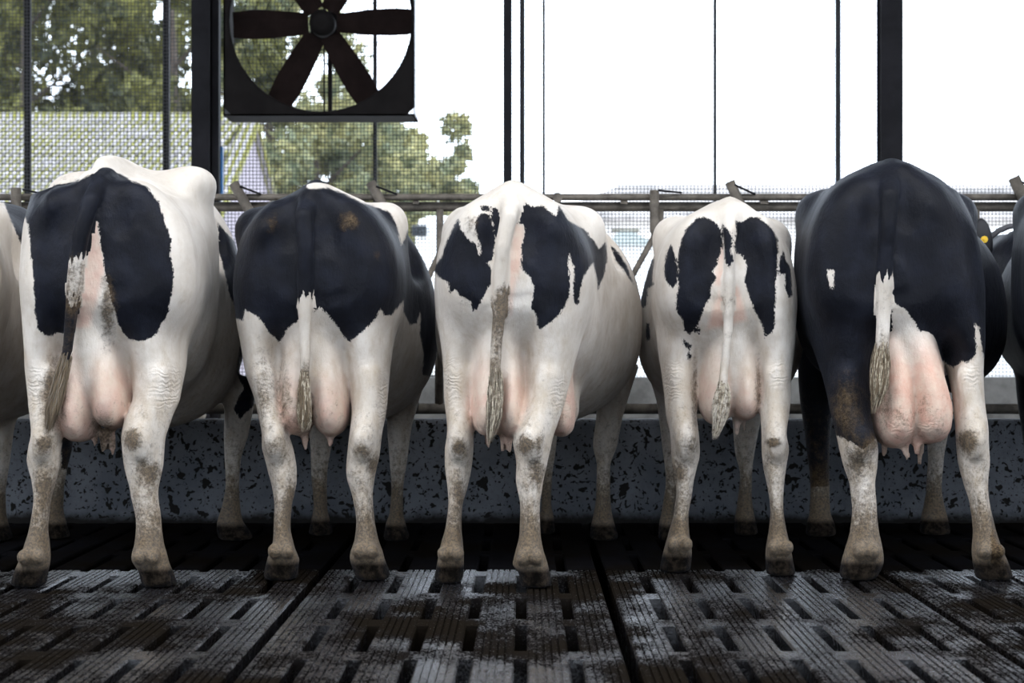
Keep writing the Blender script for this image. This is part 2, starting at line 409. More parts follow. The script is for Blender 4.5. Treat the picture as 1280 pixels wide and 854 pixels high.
COAT = {}
def mat_coat():
    t = NT('cow_coat'); p = t.pos()
    at_ = lambda n: t.n('Attribute', attribute_name=n).outputs['Fac']
    n1 = t.noise(38, 4, 0.6, p); n2 = t.noise(240, 3, 0.6, t.scale(p, (1, 1, 0.45)))
    bl = t.math('ADD', at_('black'), t.math('ADD', t.math('MULTIPLY', t.math('SUBTRACT', n1, 0.5), 0.017), t.math('MULTIPLY', t.math('SUBTRACT', n2, 0.5), 0.024)))
    m = t.ramp(bl, -0.0022, 0.0022)
    white = t.mix(t.ramp(t.noise(5, 4, 0.6, p), 0.35, 0.7), (0.60, 0.545, 0.48), (0.74, 0.69, 0.63))
    tan = t.math('ADD', t.math('MULTIPLY', at_('tan'), 0.9), t.math('MULTIPLY', t.math('SUBTRACT', t.noise(20, 6, 0.7, t.scale(p, (1, 1, 0.55))), 0.5), 1.6))
    white = t.mix(t.ramp(tan, 0.10, 1.0, 0.0, 0.75), white, (0.40, 0.30, 0.185))
    pink = t.mix(t.ramp(t.noise(13, 4, 0.6, p), 0.35, 0.68), (0.66, 0.385, 0.295), (0.72, 0.55, 0.44))
    white = t.mix(t.math('MULTIPLY', at_('pink'), 0.85), white, pink)
    black = t.mix(t.ramp(t.noise(9, 4, 0.6, p), 0.4, 0.7), (0.006, 0.0068, 0.0105), (0.011, 0.0128, 0.0205))
    col = t.mix(m, white, black)
    dn = t.noise(34, 5, 0.75, p); dn2 = t.noise(110, 4, 0.7, p)
    dsum = t.math('ADD', t.math('MULTIPLY', dn, 0.65), t.math('MULTIPLY', dn2, 0.35))
    dirt = t.ramp(t.math('SUBTRACT', at_('dirt'), dsum), -0.14, 0.20)
    mud = t.mix(t.ramp(dn2, 0.35, 0.65), (0.030, 0.020, 0.011), (0.155, 0.105, 0.055))
    col = t.mix(t.math('MULTIPLY', dirt, 0.88), col, mud)
    hf = t.ramp(at_('hoof'), 0.25, 0.75); col = t.mix(hf, col, t.mix(t.ramp(dn, .4, .65), (0.007, 0.006, 0.005), (0.034, 0.026, 0.019)))
    t.set(Base_Color=col, Roughness=t.ramp(m, 0, 1, 0.68, 0.50))
    t.l(t.math('MULTIPLY', t.ramp(m, 0, 1, 0.25, 0.13), t.math('SUBTRACT', 1.0, hf)), t.b.inputs['Specular IOR Level'])
    t.b.inputs['Sheen Weight'].default_value = 0.04; t.b.inputs['Sheen Roughness'].default_value = 0.45
    t.b.inputs['Sheen Tint'].default_value = (0.75, 0.82, 1.0, 1)
    wr = t.n('TexWave'); wr.bands_direction = 'Z'; wr.inputs['Scale'].default_value = 19; wr.inputs['Distortion'].default_value = 11; wr.inputs['Detail'].default_value = 3; wr.inputs['Detail Scale'].default_value = 1.2
    t.l(p, wr.inputs['Vector'])
    h = t.math('ADD', t.math('MULTIPLY', t.noise(130, 4, 0.7, t.scale(p, (1, 1, 0.35))), 0.45), t.math('ADD', t.math('MULTIPLY', t.noise(26, 4, 0.6, p), 0.5), t.math('MULTIPLY', t.noise(9, 3, 0.55, t.scale(p, (1, 1, 0.6))), 1.6)))
    h = t.math('ADD', h, t.math('MULTIPLY', t.math('MULTIPLY', wr.outputs['Fac'], at_('wrinkle')), 0.30))
    h = t.math('ADD', h, t.math('MULTIPLY', dirt, t.math('MULTIPLY', dn2, 1.2)))
    vein = t.n('TexNoise'); vein.noise_type = 'RIDGED_MULTIFRACTAL'; vein.inputs['Scale'].default_value = 7; vein.inputs['Detail'].default_value = 2; t.l(p, vein.inputs['Vector'])
    h = t.math('ADD', h, t.math('MULTIPLY', t.math('MULTIPLY', t.ramp(vein.outputs[0], 0.6, 1.4), at_('pink')), 0.9))
    t.bump(h, 0.55, 0.010)
    return t.m
M['coat'] = mat_coat()
def mat_hair():
    t = NT('tail_hair'); p = t.pos(); n = t.noise(60, 3, 0.6, p)
    c = t.n('Attribute', attribute_name='tone').outputs['Color']
    t.set(Base_Color=t.mix(t.ramp(n, 0.4, 0.7), c, (0.16, 0.12, 0.08)), Roughness=0.6); return t.m
M['hair'] = mat_hair()
M['tagyellow'] = plain('yellow_tag_plastic', (0.85, 0.55, 0.03), 0.4, var=0.05)
M['strap'] = plain('grey_collar_webbing', (0.09, 0.09, 0.10), 0.7)

VOX = 0.0115
def build_cow(c):
    Yf = c['Yf']; prims = []; dx = c.get('dx', 0); dY = c.get('dY', 0.0)
    sh = lambda st: [(a, L + dx, Rr + dx) for a, L, Rr in st]
    # trunk
    tr = []
    full = c['trunk'][0]
    n0 = c.get('n', 2.25)
    def sec(Y, L, Rr, T, Mi, B, nn=n0): return (Y, wx((L + Rr) / 2 + dx, Y), (Rr - L) / 2 * Y / F, wz(T, Y), wz(Mi, Y), wz(B, Y), nn)
    L, Rr, T, Mi, B = full[1:]
    cxm = (L + Rr) / 2; hw = (Rr - L) / 2
    for dy, fw, fh, fb in ((-0.085, .10, .10, .08), (-0.078, .48, .52, .30), (-0.055, .70, .74, .50), (-0.015, .86, .89, .70), (0.06, .96, .97, .88)):
        tr.append(sec(Yf + dy, cxm - hw * fw, cxm + hw * fw, Mi + 8 - (Mi + 8 - T) * fh - 6 * (1 - fh), Mi, Mi + (B - Mi) * fb))
    for i_, s_ in enumerate(c['trunk']): tr.append(sec(*s_[:6], s_[6] if len(s_) > 6 else 3.1 if i_ == 1 else n0))
    Ye, Le, Re, Te, Me, Be = c['trunk'][-1][:6]; ce = (Le + Re) / 2
    tr.append(sec(Ye + 0.16, ce + (Le - ce) * .75, ce + (Re - ce) * .75, Te + 22, Me, Be - 25))
    tr.append(sec(Ye + 0.28, ce + (Le - ce) * .3, ce + (Re - ce) * .3, Me - 45, Me, Me + 40))
    prims.append(Yloft(tr, 0.05))
    kl = 0.035
    kl = 0.04
    prims += [leg(sh(c['hl']), c.get('Yl', Yf), kl, HZ, HD, HR), leg(sh(c['hr']), c.get('Yr', Yf), kl, HZ, HD, HR)]
    for key in ('fl', 'fr'):
        if key in c: prims.append(leg(sh(c[key][1]), c[key][0], 0.04, FZ, FD, FR))
    for px, py, Y, rx, ry, rz in c.get('bumps', ()):
        prims.append(Ell((wx(px + dx, Y), Y, wz(py, Y)), (rx * .82, ry, rz * .82), 0.10))
    # neck, head and ears on the far side of the feed fence
    Yn = Ye + 0.05; nx = wx(c.get('neck', ce) + dx, 9.6); sx = wx(ce + dx, Yn); zs = wz(Me, Yn)
    if 'head' in c: hp = c['head']
    else: hp = [(nx, 9.62, 0.98, .155), (nx, 9.9, 0.88, .125), (nx, 10.0, 0.80, .125), (nx, 10.2, .52, .075)]
    prims.append(Chain([(sx, Yn - .1, zs + .02, .22)] + hp[:2], 0.09)); prims.append(Chain(hp[1:], 0.05))
    ex, ey, ez, _ = hp[1]
    for s_ in (-1, 1):
        prims.append(Ell((ex + s_ * .17, ey, ez + .06), (.10, .025, .045), 0.02))
    # dew claws, cleft between the toes, cut between the back of the thighs
    for key, Yk in (('hl', c.get('Yl', Yf)), ('hr', c.get('Yr', Yf))):
        st = c[key][-1]; cxp = (st[1] + st[2]) / 2 + dx; x0 = wx(cxp, Yk); f3 = c[key][-3]; x1 = wx((f3[1] + f3[2]) / 2 + dx, Yk)
        # heel tendon, point of the hock and the flexor tendon down the back of the cannon
        def mid(py_):
            pys = [q[0] for q in c[key]]; return np.interp(py_, pys, [(q[1] + q[2]) / 2 for q in c[key]]) + dx
        hk = mid(552)
        prims.append(Ell((wx(hk, Yk), Yk - .052, wz(556, Yk)), (.028, .024, .050), 0.04))
        prims.append(Chain([(wx(mid(470), Yk), Yk + .005, wz(470, Yk), .030), (wx(mid(510), Yk), Yk - .02, wz(510, Yk), .022), (wx(hk, Yk), Yk - .055, wz(546, Yk), .020)], 0.04))
        prims.append(Chain([(wx(mid(590), Yk), Yk - .022, wz(590, Yk), .018), (wx(mid(660), Yk), Yk - .034, wz(660, Yk), .016), (wx(mid(690), Yk), Yk - .046, wz(688, Yk), .024)], 0.025))
        x1 = wx(mid(PY + (CH - .115) / Yk * F), Yk)
        for s_ in (-1, 1): prims.append(Ell((x1 + s_ * .027, Yk - .066, .115), (.024, .030, .029), 0.010))
        e = Chain([(x0, Yk - .060, -.02, .020), (x0 + (x1 - x0) * .5, Yk - .056, .05, .014), (x0 + (x1 - x0) * .8, Yk - .058, .088, .006)], 0.014); e.cut = 1; prims.append(e)
        e = Chain([(x0, Yk + .15, -.01, .012), (x0, Yk + .10, .08, .004)], 0.018); e.cut = 1; prims.append(e)
    # hollows beside the tail head and in front of the hip
    for px, py, Y, rx, ry, rz in c.get('hollows', ()):
        e = Ell((wx(px + dx, Y), Y, wz(py, Y)), (rx, ry, rz), 0.07); e.cut = 1; prims.append(e)
    # udder
    ud = []
    for Lb in c['lobes']:
        dyo, ry, tL, tR, pT, L, Rr, pB = Lb; ud.append(lobe(Yf + dyo, ry, tL + dx, tR + dx, pT, L + dx, Rr + dx, pB))
    tL, tR, bL, bR = c['esc']; Ye_ = Yf + .15
    prims.append(Zloft([(wz(py, Ye_), wx((a + b) / 2 + dx, Ye_), Ye_, (b - a) / 2 * Ye_ / F, ry) for py, a, b, ry in ((345, tL, tR, .10), (372, tL, tR, .19), (420, (tL + bL) / 2, (tR + bR) / 2, .195), (465, bL, bR, .19), (500, bL + 4, bR - 4, .15), (520, bL + 15, bR - 15, .06))], 0.045))
    for px, py, px2, py2, r, dyo in c['teats']:
        Y = Yf + dyo; a = at(px + dx, py, Y); b = at(px2 + dx, py2, Y); ud.append(Chain([(*a, r * 1.15), (*((a + b) / 2), r), (*b, r * .72)], 0.02))
    prims += ud
    # tail
    tl = []
    for px, py, r, dyo in c['tail']: tl.append((wx(px + dx, Yf + dyo), Yf + dyo, wz(py, Yf + dyo), r * .86))
    tail = Chain(tl, 0.016); prims.append(tail)
    V, Q = polygonise(prims, VOX)
    # --- colour masks per vertex
    pxy = np.stack([PX + V[:, 0] / V[:, 1] * F - dx, PY + (CH - V[:, 2]) / V[:, 1] * F], 1); mpp = V[:, 1] / F
    dt = tail(V[:, 0], V[:, 1], V[:, 2]); on_tail = dt < 0.007
    du = np.min([u(V[:, 0], V[:, 1], V[:, 2]) for u in ud], 0)
    black = np.full(len(V), 0.1 if c.get('base') == 'black' else -0.1)
    for kind, y0, y1, poly in c['coat']:
        sd = np.clip(poly_sd(pxy, poly) * mpp, -0.1, 0.1)
        sd = np.minimum(sd, np.clip(np.minimum(V[:, 1] - (Yf + y0), (Yf + y1) - V[:, 1]), -0.1, 0.1))
        black = np.maximum(black, sd) if kind == 'b' else np.minimum(black, -sd)
    ubl = np.clip((du - 0.012) * 3, -0.1, 0.1)
    if not c.get('udder_black'): black = np.where(V[:, 1] < Yf + 0.7, np.minimum(black, np.where(du < 0.03, ubl, 0.1)), black)
    jit = 4 * np.sin(pxy[:, 0] * .75 + V[:, 1] * 90) + 3 * np.sin(pxy[:, 0] * 1.9 + 1)
    tb = np.full(len(V), -0.1)
    for a, b in c['tail_black'] or (): tb = np.maximum(tb, np.clip(np.minimum(pxy[:, 1] - a - 2.5 * jit, b - pxy[:, 1] + 1.5 * jit) * mpp, -0.1, 0.1))
    black = np.where(on_tail, tb, black) if c['tail_black'] is not None else black
    pink = np.clip(1 - du / 0.03, 0, 1) * c.get('pinkness', 1.0) * np.clip((pxy[:, 1] - c.get('pinktop', 420)) / 70 + .35, 0.15, 1)
    for poly in c.get('pinkpoly', ()): pink = np.maximum(pink, np.clip(poly_sd(pxy, poly) / 6 + .5, 0, 1) * .8 * (V[:, 1] < Yf + .3))
    pink = np.where(on_tail, 0, pink)
    z = V[:, 2]
    dirt = np.interp(z, [0, .10, .2, .32, .5, .62, .8, 1.6], [1.0, .88, .68, .50, .41, .38, .29, .20]) + c.get('dirty', 0)
    for px, py, rx, ry, a in c.get('dirt', ()):
        q = np.hypot((pxy[:, 0] - px) / rx / 1.25, (pxy[:, 1] - py) / ry / 1.25); dirt += a * .8 * np.clip(1.25 - q, 0, 1) * (V[:, 1] < Yf + .5)
    for a, b, am in c.get('tail_dirt', ()):
        dirt = dirt + np.where(on_tail, am * .75 * np.clip(np.minimum(pxy[:, 1] - a + jit, b - pxy[:, 1]) / 28 + .4, 0, 1), 0)
    wr = np.zeros(len(V))
    for px, py, rx, ry in c.get('wrinkle', ()):
        q = np.hypot((pxy[:, 0] - px) / rx, (pxy[:, 1] - py) / ry); wr = np.maximum(wr, np.clip(1.3 - q, 0, 1) * (V[:, 1] < Yf + .45))
    tanv = np.interp(z, [0, .2, .4, .6, .8, 1.0, 1.3], [.6, .55, .5, .48, .4, .26, .12])
    hoof = np.clip((0.10 - z) / 0.06, 0, 1)
    base = Vector((float(wx((c['hl'][-1][1] + c['hr'][-1][2]) / 2 + dx, Yf)), Yf, 0.0))
    V = V + np.array([0, dY, 0])
    me = bpy.data.meshes.new('cow'); W = V - np.array(base)
    me.vertices.add(len(W)); me.vertices.foreach_set('co', W.astype(np.float32).ravel())
    me.loops.add(Q.size); me.loops.foreach_set('vertex_index', Q.astype(np.int32).ravel())
    me.polygons.add(len(Q)); me.polygons.foreach_set('loop_start', np.arange(0, Q.size, 4, dtype=np.int32))
    me.polygons.foreach_set('use_smooth', np.ones(len(Q), bool)); me.update(); me.validate()
    for nm, arr in (('black', black), ('pink', pink), ('dirt', np.clip(dirt, 0, 1.2)), ('wrinkle', wr), ('hoof', hoof), ('tan', tanv)):
        a = me.attributes.new(nm, 'FLOAT', 'POINT'); a.data.foreach_set('value', arr.astype(np.float32))
    o = link('cow', me, M['coat'], None, base)
    tag(o, c['label'], 'cow', 'dairy cows standing in a row at the feed fence')
    # tail switch: locks of hair
    if c.get('switch'):
        vs, fs, cols = [], [], []
        path = c['switch']; n = 520
        for i in range(n):
            t0 = random.random() * .45; t1 = min(1, t0 + random.uniform(.35, .6)); a = random.random() * 6.283; rr = random.uniform(.35, 1)
            tone = path['tone'][0] if random.random() < .6 else path['tone'][1]
            pts = []
            for q in range(5):
                t = t0 + (t1 - t0) * q / 4; k = t * (len(path['p']) - 1); j = min(int(k), len(path['p']) - 2); u = k - j
                A, B = path['p'][j], path['p'][j + 1]; px, py, r = (A[m_] + (B[m_] - A[m_]) * u for m_ in range(3))
                Y = Yf + path['dy']; e = at(px + dx, py, Y)
                pts.append(e + Vector((math.cos(a) * r * rr, math.sin(a) * r * rr * .8, 0)) + Vector((random.uniform(-1, 1), random.uniform(-1, 1), 0)) * .004)
            for q, wv in enumerate((.0018, .0028, .0028, .002, .0004)):
                d = Vector((math.cos(a + 1.6), math.sin(a + 1.6), 0)) * wv; e = Vector((math.cos(a), math.sin(a), 0)) * wv * .6
                vs += [pts[q] + d - base, pts[q] + e - base, pts[q] - d - base]; cols += [tone] * 3
            b0 = len(vs) - 15
            for q in range(4):
                for u in range(3):
                    u2 = (u + 1) % 3; fs.append((b0 + q*3 + u, b0 + q*3 + u2, b0 + q*3 + 3 + u2, b0 + q*3 + 3 + u))
        hm = mesh('tail_switch', vs, fs, True); a = hm.attributes.new('tone', 'FLOAT_COLOR', 'POINT')
        a.data.foreach_set('color', np.array([(*q, 1) for q in cols], np.float32).ravel())
        link('tail_switch', hm, M['hair'], o)
    return o

CR = (.62, .55, .43); BR = (.17, .125, .075); DK = (.035, .028, .022); GR = (.2, .17, .13)
COWS = []
cow1 = dict(esc=(92, 152, 82, 166), label='tall white cow with two black thigh patches and high hips, left of the row', Yf=7.0, n=2.3, hollows=[(95, 259, 6.89, .045, .06, .11), (148, 258, 6.89, .045, .06, .11), (272, 300, 7.95, .07, .16, .12)],
    trunk=[(7.22, 38, 250, 226, 345, 445), (7.62, 58, 273, 213, 340, 490), (7.86, 62, 276, 226, 365, 510, 2.4), (8.2, 74, 303, 222, 392, 536), (8.6, 100, 308, 240, 400, 530), (8.9, 135, 297, 256, 390, 490)],
    bumps=[(243, 230, 7.54, .10, .13, .08), (88, 238, 7.55, .08, .10, .06), (142, 212, 7.45, .06, .24, .06), (120, 230, 7.1, .05, .12, .05), (170, 252, 7.02, .06, .08, .07), (72, 258, 7.02, .06, .08, .07)],
    hl=[(245, 44, 118), (290, 37, 116), (350, 34, 110), (402, 36, 100), (450, 36, 84), (507, 37, 80), (541, 40, 77), (560, 36, 76), (576, 34, 75), (598, 39, 71), (630, 42, 63), (660, 37, 60), (680, 31, 62), (698, 25, 63), (715, 18, 60), (735, 13, 57)],
    hr=[(250, 122, 230), (290, 124, 250), (345, 130, 258), (390, 142, 247), (432, 160, 233), (462, 167, 231), (496, 167, 225), (525, 156, 214), (552, 152, 206), (582, 155, 204), (616, 163, 198), (653, 170, 202), (680, 168, 205), (698, 164, 210), (715, 174, 216), (736, 178, 222)],
    fl=(8.75, [(480, 76, 112), (520, 68, 96), (560, 65, 90), (586, 62, 84), (610, 62, 80), (640, 60, 79), (655, 56, 83), (672, 52, 88)]),
    fr=(8.68, [(470, 262, 322), (507, 280, 317), (545, 280, 310), (575, 281, 301), (605, 282, 299), (630, 278, 300), (650, 272, 303), (664, 271, 312), (676, 274, 318)]),
    lobes=[(.15, .20, 92, 128, 385, 79, 126, 553), (.15, .20, 112, 150, 385, 121, 167, 536)],
    teats=[(128, 540, 129, 563, .014, .16), (139, 538, 141, 568, .014, .18), (118, 545, 119, 556, .013, .34)],
    tail=[(136, 220, .035, .14), (125, 229, .036, .0), (113, 252, .038, -.085), (102, 290, .036, -.10), (95, 330, .033, -.095), (91, 370, .030, -.085), (88, 405, .026, -.075), (84, 440, .022, -.07), (74, 480, .016, -.075)],
    tail_black=[(0, 322), (376, 462)], tail_dirt=[(318, 400, .4), (400, 520, .22)], pinktop=440, pinkness=.75,
    coat=[('b', -1, .45, pg('z1', (320, 240), (345, 180), (350, 120), (400, 125), (440, 150), (490, 170), (530, 220), (550, 290), (572, 345), (568, 400), (580, 450), (572, 540), (555, 610), (535, 630), (525, 660), (480, 685), (430, 680), (405, 650), (390, 610), (375, 560), (355, 480), (345, 420), (332, 330))),
          ('b', -1, .45, pg('z1', (60, 215), (105, 180), (150, 168), (240, 155), (290, 135), (330, 120), (360, 180), (320, 250), (300, 300), (280, 370), (262, 440), (240, 520), (215, 660), (190, 658), (160, 670), (130, 655), (118, 600), (112, 480), (103, 380), (95, 300))),
          ('b', .7, 3, pg('z1', (728, 290), (760, 330), (820, 380), (840, 420), (840, 640), (795, 600), (770, 540), (745, 440), (730, 380))),
          ('b', .9, 3, pg('z2', (795, 30), (800, -20), (870, -20), (880, 150), (800, 222), (780, 190), (812, 120), (790, 70))),
          ('b', .9, 3, pg('p', (76, 515), (94, 515), (94, 575), (86, 588), (77, 586)))],
    pinkpoly=[pg('z1', (315, 255), (325, 290), (345, 420), (350, 440), (330, 520), (300, 640), (255, 640), (265, 480), (290, 370), (300, 300))],
    dirt=[(166, 549, 9, 12, .55), (186, 592, 13, 15, .35), (56, 556, 11, 10, .45), (66, 490, 14, 40, .5), (135, 385, 10, 45, .5), (130, 545, 14, 22, .3), (75, 225, 30, 12, .25), (56, 610, 12, 25, .3), (40, 705, 25, 30, .35)],
    wrinkle=[(208, 485, 22, 34), (45, 490, 12, 36)],
    switch=dict(p=[(84, 440, .022), (75, 478, .026), (66, 512, .028), (60, 545, .014)], dy=-.075, tone=[BR, GR]), neck=215)
cow2 = dict(esc=(352, 430, 351, 438), label='cow with a solid black rump, black tail and white legs beside the tall left cow', Yf=7.2, n=2.2, hollows=[(358, 276, 7.10, .045, .06, .11), (412, 274, 7.10, .045, .06, .11), (520, 318, 8.0, .06, .14, .10)],
    trunk=[(7.42, 298, 502, 238, 350, 445), (7.78, 298, 511, 252, 350, 490), (8.35, 312, 548, 262, 418, 532), (8.75, 325, 540, 270, 415, 525), (9.05, 345, 515, 280, 405, 490)],
    bumps=[(488, 276, 7.74, .07, .1, .075), (316, 284, 7.74, .07, .1, .07), (396, 246, 7.3, .05, .16, .045), (340, 285, 7.2, .065, .09, .075), (430, 280, 7.2, .065, .09, .075)],
    hl=[(262, 335, 385), (300, 306, 388), (350, 295, 386), (395, 297, 376), (430, 303, 356), (460, 307, 351), (504, 320, 353), (538, 327, 359), (562, 328, 367), (586, 334, 371), (610, 340, 370), (633, 343, 365), (657, 342, 363), (684, 340, 368), (699, 334, 374), (711, 331, 373), (724, 329, 372)],
    hr=[(262, 392, 455), (300, 390, 484), (350, 392, 504), (390, 400, 502), (425, 424, 493), (460, 435, 488), (508, 440, 484), (548, 436, 477), (567, 434, 475), (596, 433, 469), (620, 440, 466), (647, 445, 468), (674, 443, 473), (695, 437, 480), (712, 441, 486), (728, 447, 489)],
    fl=(8.9, [(500, 378, 422), (548, 387, 416), (593, 389, 409), (633, 392, 409), (650, 389, 412), (664, 386, 416), (671, 385, 417)]),
    fr=(8.66, [(470, 482, 532), (501, 486, 524), (538, 484, 514), (576, 487, 509), (613, 489, 504), (640, 487, 504), (655, 482, 507), (667, 480, 511), (676, 478, 513)]),
    lobes=[(.14, .19, 362, 392, 385, 351, 396, 544), (.14, .19, 378, 424, 385, 392, 439, 545)],
    teats=[(381, 540, 382, 562, .014, .12), (412, 540, 413, 556, .015, .12)],
    tail=[(396, 238, .05, .12), (386, 250, .042, .0), (380, 270, .04, -.09), (382, 310, .037, -.105), (382, 350, .034, -.095), (381, 385, .030, -.085), (381, 420, .026, -.075), (381, 455, .022, -.075), (380, 500, .018, -.075)],
    tail_black=[(0, 371)], tail_dirt=[(448, 560, .45), (360, 380, .15)], pinktop=470, pinkness=.8,
    coat=[('b', -1, 3, pg('z3', (-40, 40), (330, 60), (335, 105), (415, 103), (470, 122), (530, 155), (600, 177), (640, 192), (665, 240), (682, 318), (706, 262), (760, 150), (900, 200), (900, 790), (790, 800), (760, 790), (765, 720), (752, 640), (752, 560), (740, 600), (715, 607), (690, 560), (690, 518), (645, 572), (620, 575), (605, 548), (585, 590), (540, 630), (490, 672), (465, 640), (430, 590), (385, 540), (340, 575), (300, 592), (262, 620), (235, 672), (190, 630), (160, 580), (105, 550), (100, 592), (-40, 560)))],
    dirt=[(345, 560, 14, 12, .2), (452, 562, 9, 8, .35), (466, 580, 8, 12, .3), (330, 480, 14, 50, .28), (435, 277, 15, 13, .50), (340, 278, 15, 15, .30), (470, 320, 10, 10, .2), (382, 515, 10, 24, .4), (356, 490, 8, 45, .25), (362, 640, 8, 30, .3), (355, 700, 22, 18, .15)],
    wrinkle=[(478, 500, 8, 40), (335, 500, 10, 30)],
    switch=dict(p=[(381, 462, .014), (380, 490, .022), (381, 520, .026), (381, 540, .018)], dy=-.08, tone=[BR, CR]), neck=430)
cow3 = dict(esc=(600, 654, 591, 657), label='white cow in the middle with jagged black rump patches and a broad white right flank', Yf=7.02, Yl=7.12, Yr=6.98, n=2.2, hollows=[(618, 276, 6.92, .045, .06, .11), (664, 276, 6.92, .045, .06, .11), (764, 310, 7.9, .06, .14, .09)],
    trunk=[(7.25, 546, 738, 238, 350, 445), (7.6, 553, 757, 255, 350, 490), (8.2, 545, 803, 266, 408, 530), (8.55, 566, 785, 278, 410, 525), (8.95, 600, 770, 284, 405, 490)],
    bumps=[(732, 284, 7.57, .075, .1, .075), (578, 286, 7.57, .07, .1, .07), (641, 248, 7.2, .055, .2, .05), (600, 285, 7.02, .065, .09, .075), (680, 282, 7.02, .065, .09, .075), (706, 510, 7.62, .07, .12, .10)],
    hl=[(268, 580, 632), (300, 558, 632), (350, 547, 630), (396, 546, 624), (430, 551, 610), (460, 554, 597), (496, 555, 593), (538, 559, 592), (562, 556, 592), (583, 556, 590), (608, 559, 585), (634, 560, 578), (658, 557, 577), (680, 551, 579), (700, 547, 580), (726, 542, 579)],
    hr=[(268, 645, 700), (300, 642, 728), (350, 640, 742), (390, 642, 738), (425, 650, 727), (460, 656, 717), (496, 656, 708), (531, 646, 697), (553, 641, 690), (576, 645, 685), (605, 645, 679), (633, 650, 675), (668, 649, 676), (690, 644, 680), (706, 641, 685), (718, 649, 688), (739, 649, 691)],
    fl=(8.95, [(500, 660, 705), (530, 668, 698), (560, 674, 695), (600, 676, 690), (630, 677, 689), (650, 674, 693), (664, 673, 694)]),
    fr=(8.68, [(455, 735, 800), (490, 744, 788), (524, 745, 778), (555, 741, 772), (583, 746, 763), (620, 745, 763), (647, 741, 766), (660, 738, 770), (676, 737, 774)]),
    lobes=[(.14, .2, 600, 632, 395, 590, 632, 546), (.14, .2, 618, 652, 395, 622, 658, 546), (.46, .14, 682, 714, 440, 684, 719, 546)],
    teats=[(628, 540, 628, 562, .013, .16), (636, 540, 637, 565, .014, .14), (610, 540, 610, 558, .013, .2)],
    tail=[(641, 240, .05, .12), (640, 252, .042, .0), (636, 272, .037, -.09), (628, 310, .033, -.105), (625, 350, .030, -.095), (624, 390, .028, -.085), (621, 425, .026, -.075), (619, 460, .024, -.075), (619, 500, .018, -.075)],
    tail_black=[], tail_dirt=[(362, 430, .55), (430, 580, .42)], pinktop=450, pinkness=.8,
    coat=[('b', -1, .6, pg('z5', (60, 330), (90, 290), (110, 230), (150, 150), (160, 190), (185, 225), (210, 240), (225, 285), (235, 270), (210, 190), (215, 150), (235, 130), (260, 140), (275, 190), (280, 230), (275, 300), (250, 310), (270, 330), (268, 380), (245, 420), (220, 470), (205, 487), (190, 440), (160, 430), (140, 405), (120, 415), (115, 380), (80, 360))),
          ('b', -1, .6, pg('z5', (228, 108), (265, 108), (264, 126), (232, 126))),
          ('b', -1, .6, pg('z5', (275, 110), (325, 130), (330, 200), (285, 235), (270, 150))),
          ('b', -1, 1.6, pg('z5', (335, 150), (395, 95), (410, 110), (450, 103), (470, 125), (500, 140), (510, 105), (545, 160), (600, 190), (640, 240), (650, 260), (675, 235), (680, 290), (670, 350), (645, 410), (645, 370), (630, 310), (600, 350), (585, 400), (578, 455), (560, 455), (560, 390), (565, 340), (545, 275), (540, 310), (550, 380), (545, 430), (520, 480), (480, 520), (445, 545), (430, 530), (432, 500), (410, 470), (420, 400), (405, 360), (375, 330), (375, 270), (390, 180), (360, 165), (345, 190))),
          ('b', .3, 3, pg('z5', (690, 245), (720, 272), (750, 318), (775, 390), (750, 350), (710, 300)))],
    pinkpoly=[pg('z5', (350, 170), (385, 180), (375, 270), (370, 330), (350, 400), (335, 500), (325, 380), (340, 250))],
    dirt=[(657, 556, 9, 11, .5), (674, 556, 5, 12, .3), (574, 560, 8, 11, .45), (670, 590, 9, 16, .3), (590, 280, 12, 18, .35), (585, 380, 12, 14, .2), (572, 615, 7, 20, .25), (632, 380, 8, 25, .4), (656, 685, 14, 30, .2), (560, 700, 16, 30, .2)],
    wrinkle=[(566, 480, 15, 34), (700, 500, 14, 30)],
    switch=dict(p=[(620, 455, .02), (619, 490, .028), (618, 520, .028), (612, 556, .008)], dy=-.08, tone=[GR, CR]), neck=690)
